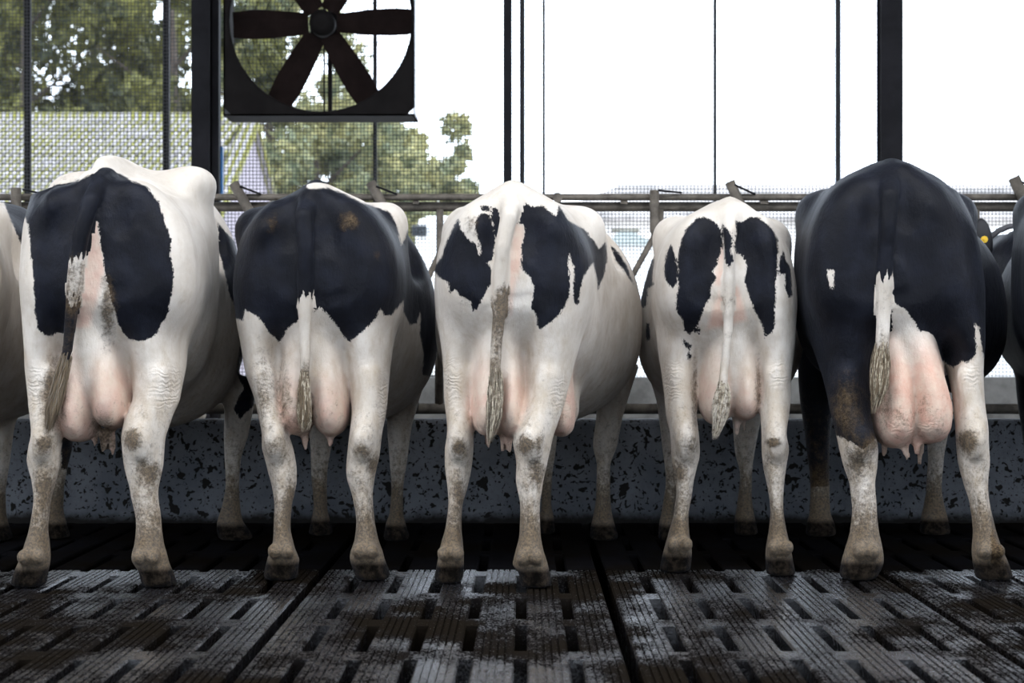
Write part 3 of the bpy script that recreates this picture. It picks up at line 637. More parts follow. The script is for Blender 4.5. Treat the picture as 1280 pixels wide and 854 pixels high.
cow4 = dict(esc=(882, 940, 873, 949), label='slim white cow with two long black thigh patches and a white tail, fourth full cow', Yf=7.38, Yl=7.44, Yr=7.33, n=2.2, hollows=[(893, 294, 7.27, .045, .06, .11), (931, 294, 7.27, .045, .06, .11)],
    trunk=[(7.6, 818, 992, 258, 360, 445), (7.95, 818, 987, 272, 350, 480), (8.52, 797, 1004, 282, 425, 515), (8.9, 816, 992, 288, 420, 508), (9.15, 840, 975, 296, 405, 485)],
    bumps=[(838, 293, 7.9, .07, .09, .07), (966, 298, 7.9, .065, .09, .07), (912, 268, 7.55, .06, .2, .045), (874, 300, 7.38, .06, .08, .075), (944, 298, 7.38, .06, .08, .075)],
    hl=[(285, 860, 905), (320, 836, 906), (373, 817, 902), (410, 820, 893), (440, 823, 880), (476, 828, 871), (516, 832, 871), (546, 838, 874), (567, 839, 875), (590, 841, 870), (612, 845, 866), (641, 842, 861), (668, 835, 862), (690, 829, 865), (703, 826, 864), (715, 824, 863)],
    hr=[(285, 915, 960), (320, 913, 980), (373, 916, 993), (410, 925, 993), (440, 938, 991), (476, 949, 988), (512, 950, 987), (543, 952, 983), (560, 952, 986), (584, 954, 983), (608, 959, 980), (637, 963, 979), (662, 961, 983), (688, 957, 989), (705, 957, 992), (721, 958, 995)],
    fl=(8.66, [(480, 815, 860), (510, 822, 850), (560, 828, 848), (600, 832, 847), (640, 827, 842), (655, 824, 842), (667, 823, 842), (676, 822, 843)]),
    fr=(8.9, [(490, 912, 958), (531, 916, 950), (567, 919, 943), (595, 925, 940), (625, 922, 940), (645, 919, 943), (658, 918, 946), (670, 917, 948)]),
    lobes=[(.14, .18, 886, 912, 385, 873, 915, 531), (.14, .18, 906, 936, 385, 910, 949, 526)],
    teats=[(922, 520, 921, 542, .014, .14), (930, 520, 930, 538, .012, .24)],
    tail=[(912, 258, .045, .12), (912, 268, .037, .0), (913, 290, .032, -.085), (912, 325, .026, -.098), (911, 370, .023, -.092), (910, 415, .022, -.085), (906, 455, .02, -.08), (903, 485, .022, -.08), (900, 520, .02, -.08)],
    tail_black=None, tail_dirt=[(365, 388, .35), (405, 430, .25)], pinktop=440, pinkness=.6,
    coat=[('b', -1, .6, pg('z7', (330, 140), (365, 135), (410, 160), (435, 200), (437, 240), (425, 290), (410, 340), (395, 360), (410, 385), (385, 430), (390, 465), (365, 500), (345, 560), (330, 590), (345, 590), (345, 625), (320, 600), (305, 620), (280, 600), (275, 555), (250, 530), (245, 490), (255, 430), (255, 280), (285, 190))),
          ('b', -1, .6, pg('z7', (265, 630), (310, 660), (305, 690), (285, 670))), ('b', -1, .6, pg('z7', (292, 695), (312, 695), (308, 725), (294, 722))),
          ('b', -1, 1.5, pg('z7', (225, 245), (240, 290), (255, 350), (250, 400), (235, 435), (205, 400), (197, 350), (205, 290))),
          ('b', .2, 3, pg('z7', (125, 300), (157, 308), (147, 400), (160, 410), (130, 430), (125, 500), (110, 510), (85, 480), (60, 430), (65, 380), (100, 330), (110, 430), (125, 380))),
          ('b', .2, 3, pg('z7', (122, 572), (137, 572), (140, 640), (125, 645))), ('b', .2, 3, pg('z7', (85, 760), (108, 800), (100, 810), (82, 785))),
          ('b', -1, .6, pg('z7', (490, 150), (510, 160), (550, 135), (590, 140), (640, 180), (665, 230), (665, 300), (658, 380), (655, 480), (650, 590), (640, 615), (610, 630), (605, 590), (580, 540), (550, 470), (545, 450), (525, 400), (540, 340), (520, 290), (490, 285), (485, 240), (495, 200))),
          ('b', -1, .3, pg('z7', (435, 165), (455, 180), (480, 220), (470, 285), (485, 310), (465, 345), (450, 320), (445, 270))),
          ('b', -1, 1.5, pg('z7', (685, 275), (700, 320), (715, 340), (725, 460), (710, 468), (695, 430), (695, 370), (672, 375), (672, 310)))],
    pinkpoly=[pg('z7', (428, 240), (440, 260), (445, 330), (440, 420), (400, 420), (415, 330)), pg('z7', (430, 420), (500, 420), (540, 560), (370, 600))],
    dirt=[(967, 553, 8, 5, .6), (864, 556, 8, 10, .25), (849, 590, 8, 12, .3), (960, 580, 6, 12, .15), (868, 480, 4, 50, .3), (948, 480, 4, 50, .3), (850, 685, 18, 25, .2), (972, 690, 14, 25, .25)],
    wrinkle=[(840, 480, 14, 30), (975, 470, 14, 20)],
    switch=dict(p=[(904, 475, .018), (903, 498, .032), (900, 522, .032), (893, 550, .010)], dy=-.085, tone=[(.70, .64, .55), CR]), neck=885)
cow5 = dict(esc=(1094, 1152, 1090, 1178), label='big black cow with a large pink udder and one white right hind leg', Yf=7.2, n=2.45, base='black', hollows=[(1090, 254, 7.09, .045, .06, .11), (1138, 254, 7.09, .045, .06, .11)],
    trunk=[(7.42, 1004, 1222, 208, 350, 445), (7.78, 992, 1222, 238, 350, 480), (7.98, 996, 1226, 262, 380, 490, 2.2), (8.3, 1010, 1259, 268, 405, 496), (8.7, 1014, 1240, 276, 405, 490), (9.05, 1030, 1225, 275, 395, 475)],
    bumps=[(1018, 264, 7.74, .075, .1, .075), (1198, 266, 7.74, .075, .1, .075), (1113, 220, 7.4, .06, .2, .04), (1075, 262, 7.2, .07, .08, .08), (1155, 262, 7.2, .07, .08, .08)],
    hl=[(245, 1035, 1108), (290, 1012, 1108), (350, 1004, 1106), (400, 1006, 1100), (444, 1020, 1094), (480, 1031, 1088), (510, 1037, 1088), (534, 1043, 1091), (556, 1048, 1097), (582, 1054, 1097), (607, 1062, 1094), (636, 1065, 1096), (665, 1062, 1099), (690, 1055, 1104), (705, 1051, 1104), (725, 1049, 1094)],
    hr=[(245, 1118, 1192), (290, 1118, 1212), (350, 1120, 1224), (400, 1140, 1226), (440, 1175, 1226), (470, 1188, 1226), (505, 1193, 1230), (542, 1195, 1235), (574, 1197, 1237), (603, 1204, 1235), (629, 1212, 1237), (660, 1216, 1244), (685, 1215, 1252), (703, 1216, 1260), (728, 1220, 1267)],
    fl=(8.85, [(430, 996, 1050), (500, 1000, 1042), (560, 1008, 1037), (610, 1013, 1037), (640, 1012, 1038), (658, 1008, 1044), (672, 1007, 1046)]),
    fr=(8.92, [(500, 1150, 1195), (542, 1158, 1185), (580, 1160, 1179), (610, 1158, 1177), (630, 1155, 1180), (650, 1151, 1185), (668, 1150, 1189)]),
    lobes=[(.12, .2, 1092, 1128, 385, 1089, 1141, 560), (.12, .21, 1108, 1152, 385, 1130, 1186, 555)],
    teats=[(1128, 548, 1134, 572, .016, .02), (1146, 545, 1146, 566, .017, .03), (1106, 550, 1105, 570, .014, .3), (1151, 550, 1150, 580, .014, .32)],
    tail=[(1114, 212, .05, .12), (1113, 224, .045, .0), (1112, 245, .042, -.09), (1110, 285, .036, -.105), (1107, 325, .033, -.095), (1105, 365, .032, -.09), (1104, 405, .031, -.085), (1102, 440, .03, -.085), (1100, 475, .022, -.085)],
    tail_black=[(0, 346)], tail_dirt=[(346, 420, .15), (420, 560, .42)], pinktop=420, pinkness=1.0,
    coat=[('w', -1, .7, pg('zA', (400, 520), (445, 540), (480, 590), (520, 660), (560, 710), (610, 745), (640, 720), (660, 727), (690, 695), (684, 590), (698, 600), (712, 690), (740, 900), (740, 1600), (540, 1600), (400, 850))),
          ('w', -1, .5, pg('zB', (150, 270), (215, 290), (260, 312), (300, 335), (350, 295), (420, 300), (420, 900), (100, 900))),
          ('w', -1, .5, pg('zA', (172, 405), (202, 403), (198, 440), (200, 472), (186, 474), (180, 440))),
          ('w', .8, 3, pg('p', (980, 612), (1060, 606), (1060, 700), (980, 700))), ('w', .8, 3, pg('p', (1140, 490), (1200, 490), (1200, 700), (1140, 700)))],
    pinkpoly=[pg('zA', (425, 230), (440, 225), (436, 265), (422, 272))],
    dirt=[(1090, 555, 9, 10, .35), (1073, 575, 14, 20, .3), (1210, 552, 11, 13, .5), (1057, 505, 18, 40, .25), (1083, 690, 18, 22, .3), (1100, 490, 12, 30, .3), (1120, 520, 14, 14, .12), (1155, 510, 14, 14, .12), (1236, 690, 18, 20, .25)],
    wrinkle=[(1140, 535, 45, 14), (1215, 470, 12, 20)],
    switch=dict(p=[(1103, 425, .024), (1101, 455, .034), (1099, 485, .034), (1092, 517, .014)], dy=-.09, tone=[(.5, .43, .32), BR]), neck=1130)
import copy
cow0 = copy.deepcopy(cow2); cow0.update(label='pinkish white cow with a black shoulder patch, cut off by the left frame edge', dx=-497, switch=None, tail_black=[(0, 900)], dirty=-.05,
    coat=[('b', .2, 3, pg('p', (495, 230), (560, 225), (560, 330), (532, 326), (517, 290), (505, 262))), ('b', -1, .4, pg('p', (290, 220), (470, 220), (470, 380), (290, 380)))])
cow0['neck'] = 440
cow0['trunk'] = cow0['trunk'][:2] + [(8.3, 306, 556, 256, 418, 532, 3.2), (8.6, 318, 568, 252, 415, 525, 4.0), (8.85, 330, 566, 253, 410, 510, 4.0), (9.05, 345, 540, 262, 405, 490, 3)]
cow6 = copy.deepcopy(cow5); cow6.update(label='black cow with grey collar and yellow ear tag, cut off by right edge', dx=272, switch=None, neck=1020,
    coat=[('w', .8, 3, pg('p', (980, 612), (1060, 606), (1060, 700), (980, 700)))], udder_black=False)
cow6['trunk'] = cow6['trunk'][:3] + [(8.4, 990, 1262, 262, 405, 496), (8.8, 972, 1240, 276, 405, 490), (9.05, 980, 1215, 282, 400, 480)]
# this one stands with its head raised and turned towards its neighbour
cow6['head'] = [(wx(1288, 9.5), 9.50, 1.26, .20), (wx(1256, 9.85), 9.85, 1.30, .13), (wx(1240, 10.0), 10.0, 1.27, .12), (wx(1190, 10.25), 10.25, 1.08, .075)]
COWS = [build_cow(c) for c in (cow0, cow1, cow2, cow3, cow4, cow5, cow6)]
# the ear, its yellow tag and the collar of the cow at the right edge
c6 = COWS[6]
def child_mb(mb, name, mat, par): return mb.build(name, mat, par)
e0 = at(1232, 299, 9.5)
bm = bmesh.new(); bmesh.ops.create_uvsphere(bm, u_segments=20, v_segments=14, radius=1, matrix=Matrix.Translation(e0 + Vector((.004, .06, 0))) @ Matrix.Rotation(R(-8), 4, 'Y') @ Matrix.Diagonal((.046, .03, .108, 1)))
q = MB(); q.bm.free(); q.bm = bm
ear = q.build('ear', plain('black_ear', (0.010, 0.011, 0.015), 0.6), c6)
for p_ in ear.data.polygons: p_.use_smooth = True
q = MB(); q.tube([e0 + Vector((0, .035, 0)), e0 + Vector((0, .02, 0))], .017, 12); q.tube([e0 + Vector((0, .021, 0)), e0 + Vector((0, .012, 0))], .006, 8); q.build('ear_tag', M['tagyellow'], c6)
bm = bmesh.new()
q = MB()
cc = Vector((wx(1274, 9.62), 9.62, 1.27)); ring = []
for k in range(25):
    a = 2 * math.pi * k / 24
    ring.append(cc + Vector((math.cos(a) * .20, math.cos(a) * -.02, math.sin(a) * .205)))
q.tube(ring, .014, 8); q.build('collar', M['strap'], c6)

# ------------------------------------------------------------------ feed fence with self-locking neck bars
HY = 9.62
hf = empty('headlock_fence', (0, HY, 0.5)); tag(hf, 'rusty galvanised feed fence of rails and neck bars in front of the cows', 'fence')
def rail(py, r, name, x0=-6.5, x1=6.5, dy=0): 
    z = wz(py, HY + dy); MB().tube([(x0, HY + dy, z), (x1, HY + dy, z)], r, 12).build(name, M['galv'], hf)
rail(246.5, .017, 'top_rail', dy=-.02); rail(258.5, .024, 'top_rail', dy=.03); rail(511, .027, 'bottom_rail')
def bar(pts, r=.026, name='neck_bar', Y=HY - .06): MB().tube([at(px, py, Y) for px, py in pts], r, 10).build(name, M['galv'], hf)
bar([(20, 235), (20, 300), (8, 350), (8, 515)]); bar([(292, 229), (314, 268), (340, 330), (352, 420), (352, 515)])
bar([(463, 228), (485, 268), (508, 320), (505, 420), (500, 515)]); bar([(640, 300), (612, 350), (608, 515)])
bar([(818, 238), (818, 288), (820, 292)], .024); bar([(824, 284), (791, 344), (776, 400), (776, 515)], .015)
bar([(912, 227), (928, 262), (958, 330), (975, 420), (975, 515)]); bar([(1267, 222), (1290, 270), (1310, 330), (1318, 515)], .03)
bar([(1090, 262), (1060, 340), (1055, 515)])
for px in (550, 826, 1221, 140, -60, 1420):
    MB().tube([at(px, 262, HY), at(px, 335, HY), at(px, 515, HY)], .015 if px != 550 else .017, 8).build('fence_post', M['galv'], hf)
bar([(549, 318), (533, 352), (520, 400), (520, 515)], .015, Y=HY - .02)
MB().tube([at(546, 330, HY), at(546, 515, HY)], .010, 8).build('fence_post', M['galv'], hf)
for a, b in (((28, 237), (62, 244)), ((300, 233), (326, 243)), ((470, 233), (496, 243)), ((823, 238), (852, 241)), ((918, 231), (944, 243)), ((1274, 226), (1300, 238))):
    MB().tube([at(*a, HY - .08), at(*b, HY - .04)], .0055, 6).build('latch_rod', M['dark_steel'], hf)
for px in (697, 905, 520, 780, 955, 1010, 90, 1150):
    MB().box(at(px - 4, 255, HY - .02), at(px + 4, 248, HY + .03)).build('rail_spacer', M['galv'], hf)
q = MB(); q.tube([at(697, 247, HY - .06), at(697, 247, HY + .02)], .025, 12); q.build('rail_clamp', M['galv'], hf)

# feed lying along the kerb top and the alley
vs, fs = [], []
for i in range(2600):
    x = RNG.uniform(-5, 5); y = RNG.uniform(9.85, 10.9); z = .305 + RNG.uniform(0, .10) * math.exp(-((y - 10.2) / .4) ** 2); a = RNG.uniform(0, 6.28); L = RNG.uniform(.03, .09)
    d = Vector((math.cos(a), math.sin(a), RNG.uniform(-.2, .2))) * L; s_ = Vector((-math.sin(a), math.cos(a), 0)) * .004; c_ = Vector((x, y, z)); b = len(vs)
    vs += [c_ - d - s_, c_ + d - s_, c_ + d + s_, c_ - d + s_]; fs.append((b, b + 1, b + 2, b + 3))
tag(link('hay', mesh('hay', vs, fs), M['hay']), 'loose yellowish hay strewn along the feed alley', 'hay', kind='stuff')

# ------------------------------------------------------------------ net, columns and uprights of the open side
NY = 14.02
vs, fs = [], []
def cord(a, b, t):
    a, b = Vector(a), Vector(b); i = len(vs)
    u = Vector((t, 0, 0)) if abs(a.x - b.x) < 1e-6 else Vector((0, 0, t)); v = Vector((0, t, 0))
    for p_ in (a, b): vs.extend([p_ - u, p_ - v, p_ + u, p_ + v])
    for k in range(4): fs.append((i + k, i + (k + 1) % 4, i + 4 + (k + 1) % 4, i + 4 + k))
x = -9.0
while x < 9.0: cord((x, NY, .63), (x, NY, 4.2), .0026); x += .0262
z = .64
while z < 4.2: cord((-9, NY + .004, z), (9, NY + .004, z), .0026); z += .0262
tag(link('bird_net', mesh('bird_net', vs, fs), M['net']), 'fine black square-mesh net across the open barn side', 'net', kind='stuff')
def post(px0, px1, Y, depth, label, name='steel_post', flange=False):
    x0, x1 = wx(px0, Y), wx(px1, Y)
    b = MB()
    if flange:
        b.box((x0, Y, .3), (x1, Y + .012, 4.35)); b.box((x0, Y + depth - .012, .3), (x1, Y + depth, 4.35))
        b.box(((x0 + x1) / 2 - .008, Y + .012, .3), ((x0 + x1) / 2 + .008, Y + depth - .012, 4.35))
    else: b.box((x0, Y, .63 if Y > 13.9 else .3), (x1, Y + depth, 4.3), .003)
    o = b.build(name, M['dark_steel']); tag(o, label, 'post', 'uprights of the open barn side'); return o
post(239, 262, 13.7, .16, 'thick dark steel column just left of the big fan', 'steel_column', True)
post(264.5, 273.5, 13.78, .09, 'slim dark steel post hugging the thick column beside the fan')
post(1101, 1129, 13.7, .17, 'thick dark steel column above the big black cow', 'steel_column', True)
post(629, 640, 13.75, .08, 'medium dark post rising behind the middle white cow')
post(649.5, 656, 14.15, .05, 'narrow dark post close right of the medium post above the middle cow')
post(678, 681.5, 14.2, .03, 'thinnest dark upright right of the pair above the middle cow')
post(892, 896, 14.2, .03, 'thin dark upright above the slim fourth cow')
post(1045, 1051, 14.15, .04, 'thin dark post left of the thick column above the black cow')
post(203, 211, 14.15, .05, 'thin dark post above the right hip of the tall left cow')
post(30, 37.5, 14.15, .05, 'thin dark post nearest the left frame edge')
post(466, 471, 14.15, .04, 'thin dark post seen through and below the fan')
b = MB().box(at(274, 244, 13.86), at(279.5, 184, 13.9), .004); o = b.build('blue_bar', M['blue']); tag(o, 'short bright blue upright bar beside the thick column by the fan', 'bar')

# ------------------------------------------------------------------ fan
FY = 13.35; fc = at(400.5, 25, FY); fr_ = 116 / F * FY; hx = (wx(518.5, FY) - wx(279, FY)) / 2; fx = (wx(518.5, FY) + wx(279, FY)) / 2
fan = empty('barn_fan', (fx, FY, fc.z)); tag(fan, 'big square black barn fan with six brown blades, hung at the window', 'fan')
def plate(y0, y1, mat):
    bm = bmesh.new(); n = 64; ring = {}
    for key, y in (('a', y0), ('b', y1)):
        inn = []; out = []
        for k in range(n):
            a = 2 * math.pi * (k + .5) / n; c_, s_ = math.cos(a), math.sin(a); m_ = max(abs(c_), abs(s_))
            inn.append(bm.verts.new((fc.x + fr_ * c_, y, fc.z + fr_ * s_)))
            out.append(bm.verts.new((fx + hx * c_ / m_, y, fc.z + (hx + .0) * s_ / m_)))
        ring[key] = (inn, out)
    (ia, oa), (ib, ob) = ring['a'], ring['b']
    for k in range(n):
        j = (k + 1) % n
        bm.faces.new((ia[k], ia[j], oa[j], oa[k])); bm.faces.new((ib[k], ob[k], ob[j], ib[j])); bm.faces.new((ia[k], ib[k], ib[j], ia[j]))
    q = MB(); q.bm.free(); q.bm = bm; return q
plate(FY, FY + .012, None).build('front_plate', M['fanblack'], fan)
q = MB()
for a in range(4):
    lo = [(fx - hx, FY, fc.z - hx), (fx - hx, FY, fc.z - hx), (fx - hx, FY, fc.z + hx - .012), (fx + hx - .012, FY, fc.z - hx)][a]
    hi = [(fx - hx + .012, FY + .42, fc.z + hx), (fx + hx, FY + .42, fc.z - hx + .012), (fx + hx, FY + .42, fc.z + hx), (fx + hx, FY + .42, fc.z + hx)][a]
    MB().box(lo, hi).build('side_panel', M['fanlit'] if a == 3 else M['fanblack'], fan)
MB().tube([(fc.x + fr_ * 1.0 * math.cos(2 * math.pi * k / 48), FY + .02, fc.z + fr_ * math.sin(2 * math.pi * k / 48)) for k in range(49)], .012, 8, False).build('inlet_ring', M['fanblack'], fan)
for k in range(6):
    a = math.pi / 3 * k + .02; n = 8; bm = bmesh.new(); rows = []
    for i in range(n + 1):
        t = i / n; r = .10 + (fr_ - .115) * t; ww = .070 + .030 * math.sin(min(1, t * 1.25) * math.pi / 2) - .012 * max(0, t - .8) * 5
        tw = .55 - .35 * t; row = []
        for s_ in (-1, -.4, .4, 1):
            u = s_ * ww; ux = u; uy = u * math.tan(tw) * .6 + (1 - s_ * s_) * .015
            row.append((r, ux, uy))
        rows.append([bm.verts.new((fc.x + r_ * math.cos(a) - u_ * math.sin(a), FY + .14 + v_, fc.z + r_ * math.sin(a) + u_ * math.cos(a))) for r_, u_, v_ in row])
    for A, B in zip(rows, rows[1:]):
        for j in range(3): bm.faces.new((A[j], A[j + 1], B[j + 1], B[j]))
    ext = bmesh.ops.solidify(bm, geom=bm.faces[:], thickness=.006)
    q = MB(); q.bm.free(); q.bm = bm; q.build('blade', M['fanbrown'], fan)
MB().tube([(fc.x, FY + .06, fc.z), (fc.x, FY + .10, fc.z), (fc.x, FY + .22, fc.z)], [.05, .09, .09], 24).build('hub', M['fanblack'], fan)
MB().box((fc.x - .10, FY + .22, fc.z - .10), (fc.x + .10, FY + .40, fc.z + .10), .03).build('motor', M['fanblack'], fan)
MB().box((fc.x + .02, FY + .30, fc.z - hx), (fc.x + .05, FY + .34, fc.z + hx)).build('support_bar', M['fanblack'], fan)
MB().tube([(fc.x - .012, FY + .36, fc.z - hx), (fc.x - .012, FY + .36, fc.z + hx)], .007, 6).build('belt', M['fanblack'], fan)
q = MB()
for i in range(1, 9):
    r = fr_ * i / 8.5
    q.tube([(fc.x + r * math.cos(2 * math.pi * k / 40), FY + .41, fc.z + r * math.sin(2 * math.pi * k / 40)) for k in range(41)], .0022, 4, False)
q.build('wire_guard', M['fanblack'], fan)

# ------------------------------------------------------------------ outside: tiled farm building, trees, pale shed, van, small green-roofed hut
M['brick'] = plain('pale_mauve_render', (0.22, 0.195, 0.22), 0.9, var=0.08)
M['deck'] = plain('roof_batten_board', (0.16, 0.15, 0.12), 0.9)
def mat_tile():
    t = NT('mossy_roof_tile'); n = t.noise(1.9, 5, 0.65, t.pos()); n2 = t.noise(9, 3, 0.6, t.pos())
    c = t.mix(t.ramp(n2, 0.35, 0.65), (0.19, 0.18, 0.18), (0.33, 0.31, 0.32)); 
    sx = t.n('SeparateXYZ'); t.l(t.obj(), sx.inputs[0]); g = t.math('ABSOLUTE', t.math('SUBTRACT', t.math('FRACT', t.math('MULTIPLY', sx.outputs[0], 1 / .115)), .62))
    mo = t.math('ADD', t.ramp(g, .12, .34, 0, .55), t.math('MULTIPLY', t.math('SUBTRACT', n, .5), 1.6))
    t.set(Base_Color=t.mix(t.ramp(mo, 0.12, 0.5), c, (0.19, 0.185, 0.035)), Roughness=0.9); return t.m
M['tile'] = mat_tile()
bX, bY, rz, ez, hd = wx(324, 30), 30.0, wz(148, 30), 2.52, 4.0
bd = empty('farm_building', (bX - 6, bY, 0)); tag(bd, 'low farm building with a mossy tiled roof and mauve gable, at left', 'building')
MB().prism([(bX - 13, 0), (bX - .1, 0), (bX - .1, ez), (bX - 13, ez)], bY - hd + .3, bY + hd - .3).build('wall', M['brick'], bd)
g = [(bX - .12, bY - hd + .1, 0), (bX - .12, bY + hd - .1, 0), (bX - .12, bY + hd - .1, ez - .05), (bX - .12, bY, rz - .08), (bX - .12, bY - hd + .1, ez - .05)]
me = mesh('gable_wall', [Vector(p_) - bd.location for p_ in g] + [Vector(p_) - bd.location - Vector((.2, 0, 0)) for p_ in g], [(0, 1, 2, 3, 4), (9, 8, 7, 6, 5)] + [(k, k + 5, (k + 1) % 5 + 5, (k + 1) % 5) for k in range(5)])
link('gable_wall', me, M['brick'], bd)
for s_ in (-1, 1):
    v = [(bX - 13, bY, rz - .06), (bX, bY, rz - .06), (bX, bY + s_ * hd, ez - .06), (bX - 13, bY + s_ * hd, ez - .06)]; v += [(x_, y_, z_ - .08) for x_, y_, z_ in v]
    f = [(0, 1, 2, 3), (7, 6, 5, 4), (0, 4, 5, 1), (1, 5, 6, 2), (2, 6, 7, 3), (3, 7, 4, 0)]
    link('roof_deck', mesh('roof_deck', [Vector(p_) - bd.location for p_ in v], f), M['tile'], bd)
tw_, tl_ = .23, .36; sl = Vector((0, -hd, ez - rz)).normalized(); nv = Vector((0, sl.z, -sl.y)) * -1; nv = nv if nv.z > 0 else -nv
tv, tf = [], []
prof = [(0, .0), (.025, .028), (.0575, .04), (.09, .028), (.115, .0), (.14, .028), (.1725, .04), (.205, .028), (.235, .0)]
NP = len(prof)
for a, lift in ((0.0, .0), (tl_ * 1.1, .03)):
    for u, hgt in prof: tv.append(Vector((u, 0, 0)) + sl * a + nv * (hgt + lift))
for a, lift in ((tl_ * 1.1, -.0),):
    for u, hgt in prof: tv.append(Vector((u, 0, 0)) + sl * a + nv * (hgt + lift))
for k in range(NP - 1): tf.append((k, k + NP, k + NP + 1, k + 1)); tf.append((k + NP, k + 2 * NP, k + 2 * NP + 1, k + NP + 1))
tm = mesh('roof_tile', tv, tf, True); tm.materials.append(M['tile'])
L_ = math.hypot(hd, rz - ez)
for r_ in range(int(L_ / tl_) + 1):
    for k in range(23):
        o = link('roof_tile', tm, None, bd); o.location = Vector((bX - (k + 1) * tw_ - (r_ * .038) % .115 * (k > 0), bY, rz)) + sl * (r_ * tl_) - bd.location + Vector((0, 0, random.uniform(0, .012)))
MB().tube([(bX - 13, bY, rz + .0), (bX, bY, rz + .0)], .09, 10).build('ridge', M['tile'], bd)

def mat_leaf(name, a, b_):
    t = NT(name); n = t.noise(1.3, 3, 0.6, t.pos()); n2 = t.noise(11, 2, 0.5, t.pos())
    t.set(Base_Color=t.mix(t.ramp(t.math('ADD', t.math('MULTIPLY', n, .6), t.math('MULTIPLY', n2, .4)), .38, .62), a, b_), Roughness=.7)
    tr = t.n('BsdfTranslucent'); t.l(t.b.inputs['Base Color'].links[0].from_socket, tr.inputs[0]); mx = t.n('MixShader'); mx.inputs[0].default_value = .35
    t.l(t.b.outputs[0], mx.inputs[1]); t.l(tr.outputs[0], mx.inputs[2]); t.l(mx.outputs[0], t.t.nodes['Material Output'].inputs[0]); return t.m
M['leafA'] = mat_leaf('dark_leaves', (0.020, 0.029, 0.013), (0.17, 0.165, 0.04)); M['leafB'] = mat_leaf('hazy_leaves', (0.14, 0.17, 0.10), (0.36, 0.33, 0.14))  # haze and sunlight are mixed into the second leaf colour
M['bark'] = plain('bark', (0.06, 0.045, 0.035), 0.9)
def tree(px, pyt, Y, rad, label, leaf, nl, size, blobs, name='tree'):
    top = wz(pyt, Y); x0 = wx(px, Y); root = empty(name, (x0, Y, 0)); tag(root, label, 'tree', 'trees outside the barn')
    q = MB(); q.tube([(x0, Y, 0), (x0 + .1, Y, top * .4), (x0, Y, top * .8)], [.30, .2, .04], 8)
    for k in range(7):
        a = k * 2.4; z0 = top * (.3 + .07 * k); q.tube([(x0, Y, z0), (x0 + math.cos(a) * rad * .6, Y + math.sin(a) * rad * .6, z0 + rad * .45)], [.05, .015], 6)
    q.build('trunk', M['bark'], root)
    # leaves gathered in clumps through the crown
    cl = []
    for k in range(blobs):
        u = RNG.normal(size=3); u /= np.linalg.norm(u); r = rad * RNG.uniform(.25, 1) ** .5
        cl.append((np.array([u[0] * r, u[1] * r, top * .56 + u[2] * (top * .46) * (r / rad)]), RNG.uniform(.10, .22) * rad))
    per = nl // blobs; V_ = []; 
    for c_, r in cl:
        d = RNG.normal(size=(per, 3)); d /= np.linalg.norm(d, axis=1)[:, None]; P = c_ + d * (r * RNG.uniform(.3, 1, (per, 1)) ** .6)
        a = RNG.normal(size=(per, 3)); a /= np.linalg.norm(a, axis=1)[:, None]; b_ = np.cross(a, d); b_ /= np.maximum(1e-6, np.linalg.norm(b_, axis=1))[:, None]
        s_ = size * RNG.uniform(.6, 1.3, (per, 1)); V_.append(np.stack([P - a * s_, P + b_ * s_ * .45, P + a * s_, P - b_ * s_ * .45], 1))
    V_ = np.concatenate(V_).reshape(-1, 3); n = len(V_) // 4
    me = bpy.data.meshes.new('crown'); me.vertices.add(len(V_)); me.vertices.foreach_set('co', V_.astype(np.float32).ravel())
    me.loops.add(4 * n); me.loops.foreach_set('vertex_index', np.arange(4 * n, dtype=np.int32)); me.polygons.add(n); me.polygons.foreach_set('loop_start', np.arange(0, 4 * n, 4, dtype=np.int32)); me.update()
    tag(link('crown', me, leaf, root), kind='stuff')
tree(30, -190, 46, 4.4, 'dark leafy tree behind the tiled roof at the left frame edge', M['leafA'], 24000, .15, 110)
tree(115, -150, 52, 4.0, 'dark leafy tree behind the tiled roof, left of the thin post', M['leafA'], 20000, .15, 95)
tree(215, -120, 44, 2.9, 'yellowish green tree behind the tiled roof next to the fan column', M['leafA'], 13000, .13, 75)
tree(335, -60, 58, 3.6, 'pale green tree seen through the fan', M['leafB'], 16000, .16, 80)
tree(395, 120, 44, 2.7, 'pale green bushy tree right of the mauve gable under the fan', M['leafB'], 20000, .14, 90)
tree(505, 128, 50, 2.3, 'yellowish tree standing free against white sky right of the fan', M['leafB'], 15000, .14, 75)
M['shed'] = plain('bleached_sheet', (0.66, 0.63, 0.60), 0.8, var=0.16, scale=0.35)
M['shedroof'] = plain('weathered_sheet_roof', (0.26, 0.24, 0.225), 0.9, var=0.5, scale=0.5)
sd = empty('long_shed', (22, 75, 0)); tag(sd, 'long low washed out shed along the horizon at right', 'shed')
x0, x1 = wx(690, 75), 60; MB().box((x0, 75, 0), (x1, 87, 5.6)).build('wall', M['shed'], sd)
zr = wz(220, 75)
for s_, (ya, yb) in ((0, (74.5, 81)), (1, (87.5, 81))):
    v = [(x0 - .5, ya, 5.5), (x1, ya, 5.5), (x1, yb, zr), (x0 + 3, yb, zr)]; v += [(a, b_, c_ + .15) for a, b_, c_ in v]
    f = [(0, 1, 2, 3), (7, 6, 5, 4), (0, 4, 5, 1), (1, 5, 6, 2), (2, 6, 7, 3), (3, 7, 4, 0)]; link('roof', mesh('roof', [Vector(p_) - sd.location for p_ in v], f), M['shedroof'], sd)
M['hutroof'] = plain('pale_green_roof', (0.19, 0.215, 0.20), 0.8, var=0.1); M['white'] = plain('white_paint', (0.75, 0.75, 0.74), 0.5, var=0.05)
Yh = 40; hut = empty('garden_hut', (wx(785, Yh), Yh, 0)); tag(hut, 'small white hut with a pale green hipped roof between the middle and fourth cows', 'hut')
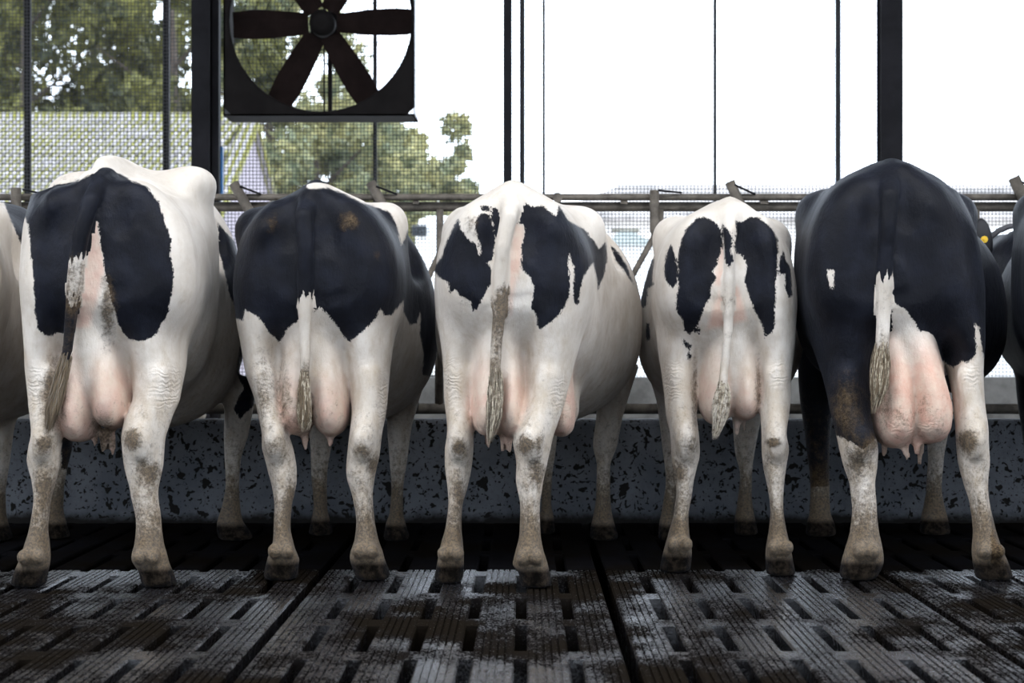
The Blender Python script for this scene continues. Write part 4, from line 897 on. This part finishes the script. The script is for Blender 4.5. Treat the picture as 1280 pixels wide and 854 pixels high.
a, b_ = wx(757, Yh), wx(822, Yh); MB().box((a + .08, Yh + .1, 0), (b_ - .08, Yh + 2, wz(306, Yh))).build('wall', M['white'], hut)
ze, zp = wz(306, Yh), wz(285, Yh); xm = wx(785, Yh)
v = [(a, Yh - .1, ze), (b_, Yh - .1, ze), (b_, Yh + 2.2, ze), (a, Yh + 2.2, ze), (xm - .12, Yh + 1, zp), (xm + .12, Yh + 1, zp)]
link('roof', mesh('roof', [Vector(p_) - hut.location for p_ in v], [(0, 1, 5, 4), (1, 2, 5), (2, 3, 4, 5), (3, 0, 4), (3, 2, 1, 0)]), M['hutroof'], hut)
MB().tube([(xm - .3, Yh + 1, zp + .0), (xm + .3, Yh + 1, zp)], .05, 6).build('ridge_cap', M['deck'], hut)
# van
Yv = 24; vx0, vx1 = wx(506, Yv), wx(506, Yv) + 2.0; van = empty('white_van', ((vx0 + vx1) / 2, Yv, 0)); tag(van, 'white van parked outside, glimpsed left of the middle cow', 'van')
zt = wz(266, Yv)
q = MB(); q.box((vx0, Yv, .45), (vx1, Yv + 4.6, zt - .75), .12); q.box((vx0 + .1, Yv + .5, zt - .85), (vx1 - .1, Yv + 4.5, zt), .16); q.build('body', M['white'], van)
M['glass'] = plain('dark_glass', (0.02, 0.025, 0.03), 0.1)
MB().box((wx(512, Yv), Yv + .47, zt - .27), (wx(531, Yv), Yv + .52, zt - .13), .01).build('windscreen', M['glass'], van)
for sx in (vx0, vx1 - .22):
    for yy in (Yv + .8, Yv + 3.6): MB().tube([(sx, yy, .33), (sx + .22, yy, .33)], .33, 20).build('wheel', M['fanblack'], van)
# wrapped bale
Yb = 20; bx = wx(1275, Yb); q = MB(); q.tube([(bx - .55, Yb, 1.55), (bx - .5, Yb, 1.55), (bx + .9, Yb, 1.55), (bx + .95, Yb, 1.55)], [.46, .52, .52, .46], 28)
o = q.build('silage_bale', M['white']); tag(o, 'white wrapped bale, upper of two stacked beside the right edge', 'bale', 'stacked wrapped bales')
q = MB(); q.tube([(bx - .55, Yb, .51), (bx - .5, Yb, .51), (bx + .9, Yb, .51), (bx + .95, Yb, .51)], [.45, .51, .51, .45], 28)
o = q.build('silage_bale', M['white']); tag(o, 'white wrapped bale, lower of two stacked beside the right edge', 'bale', 'stacked wrapped bales')
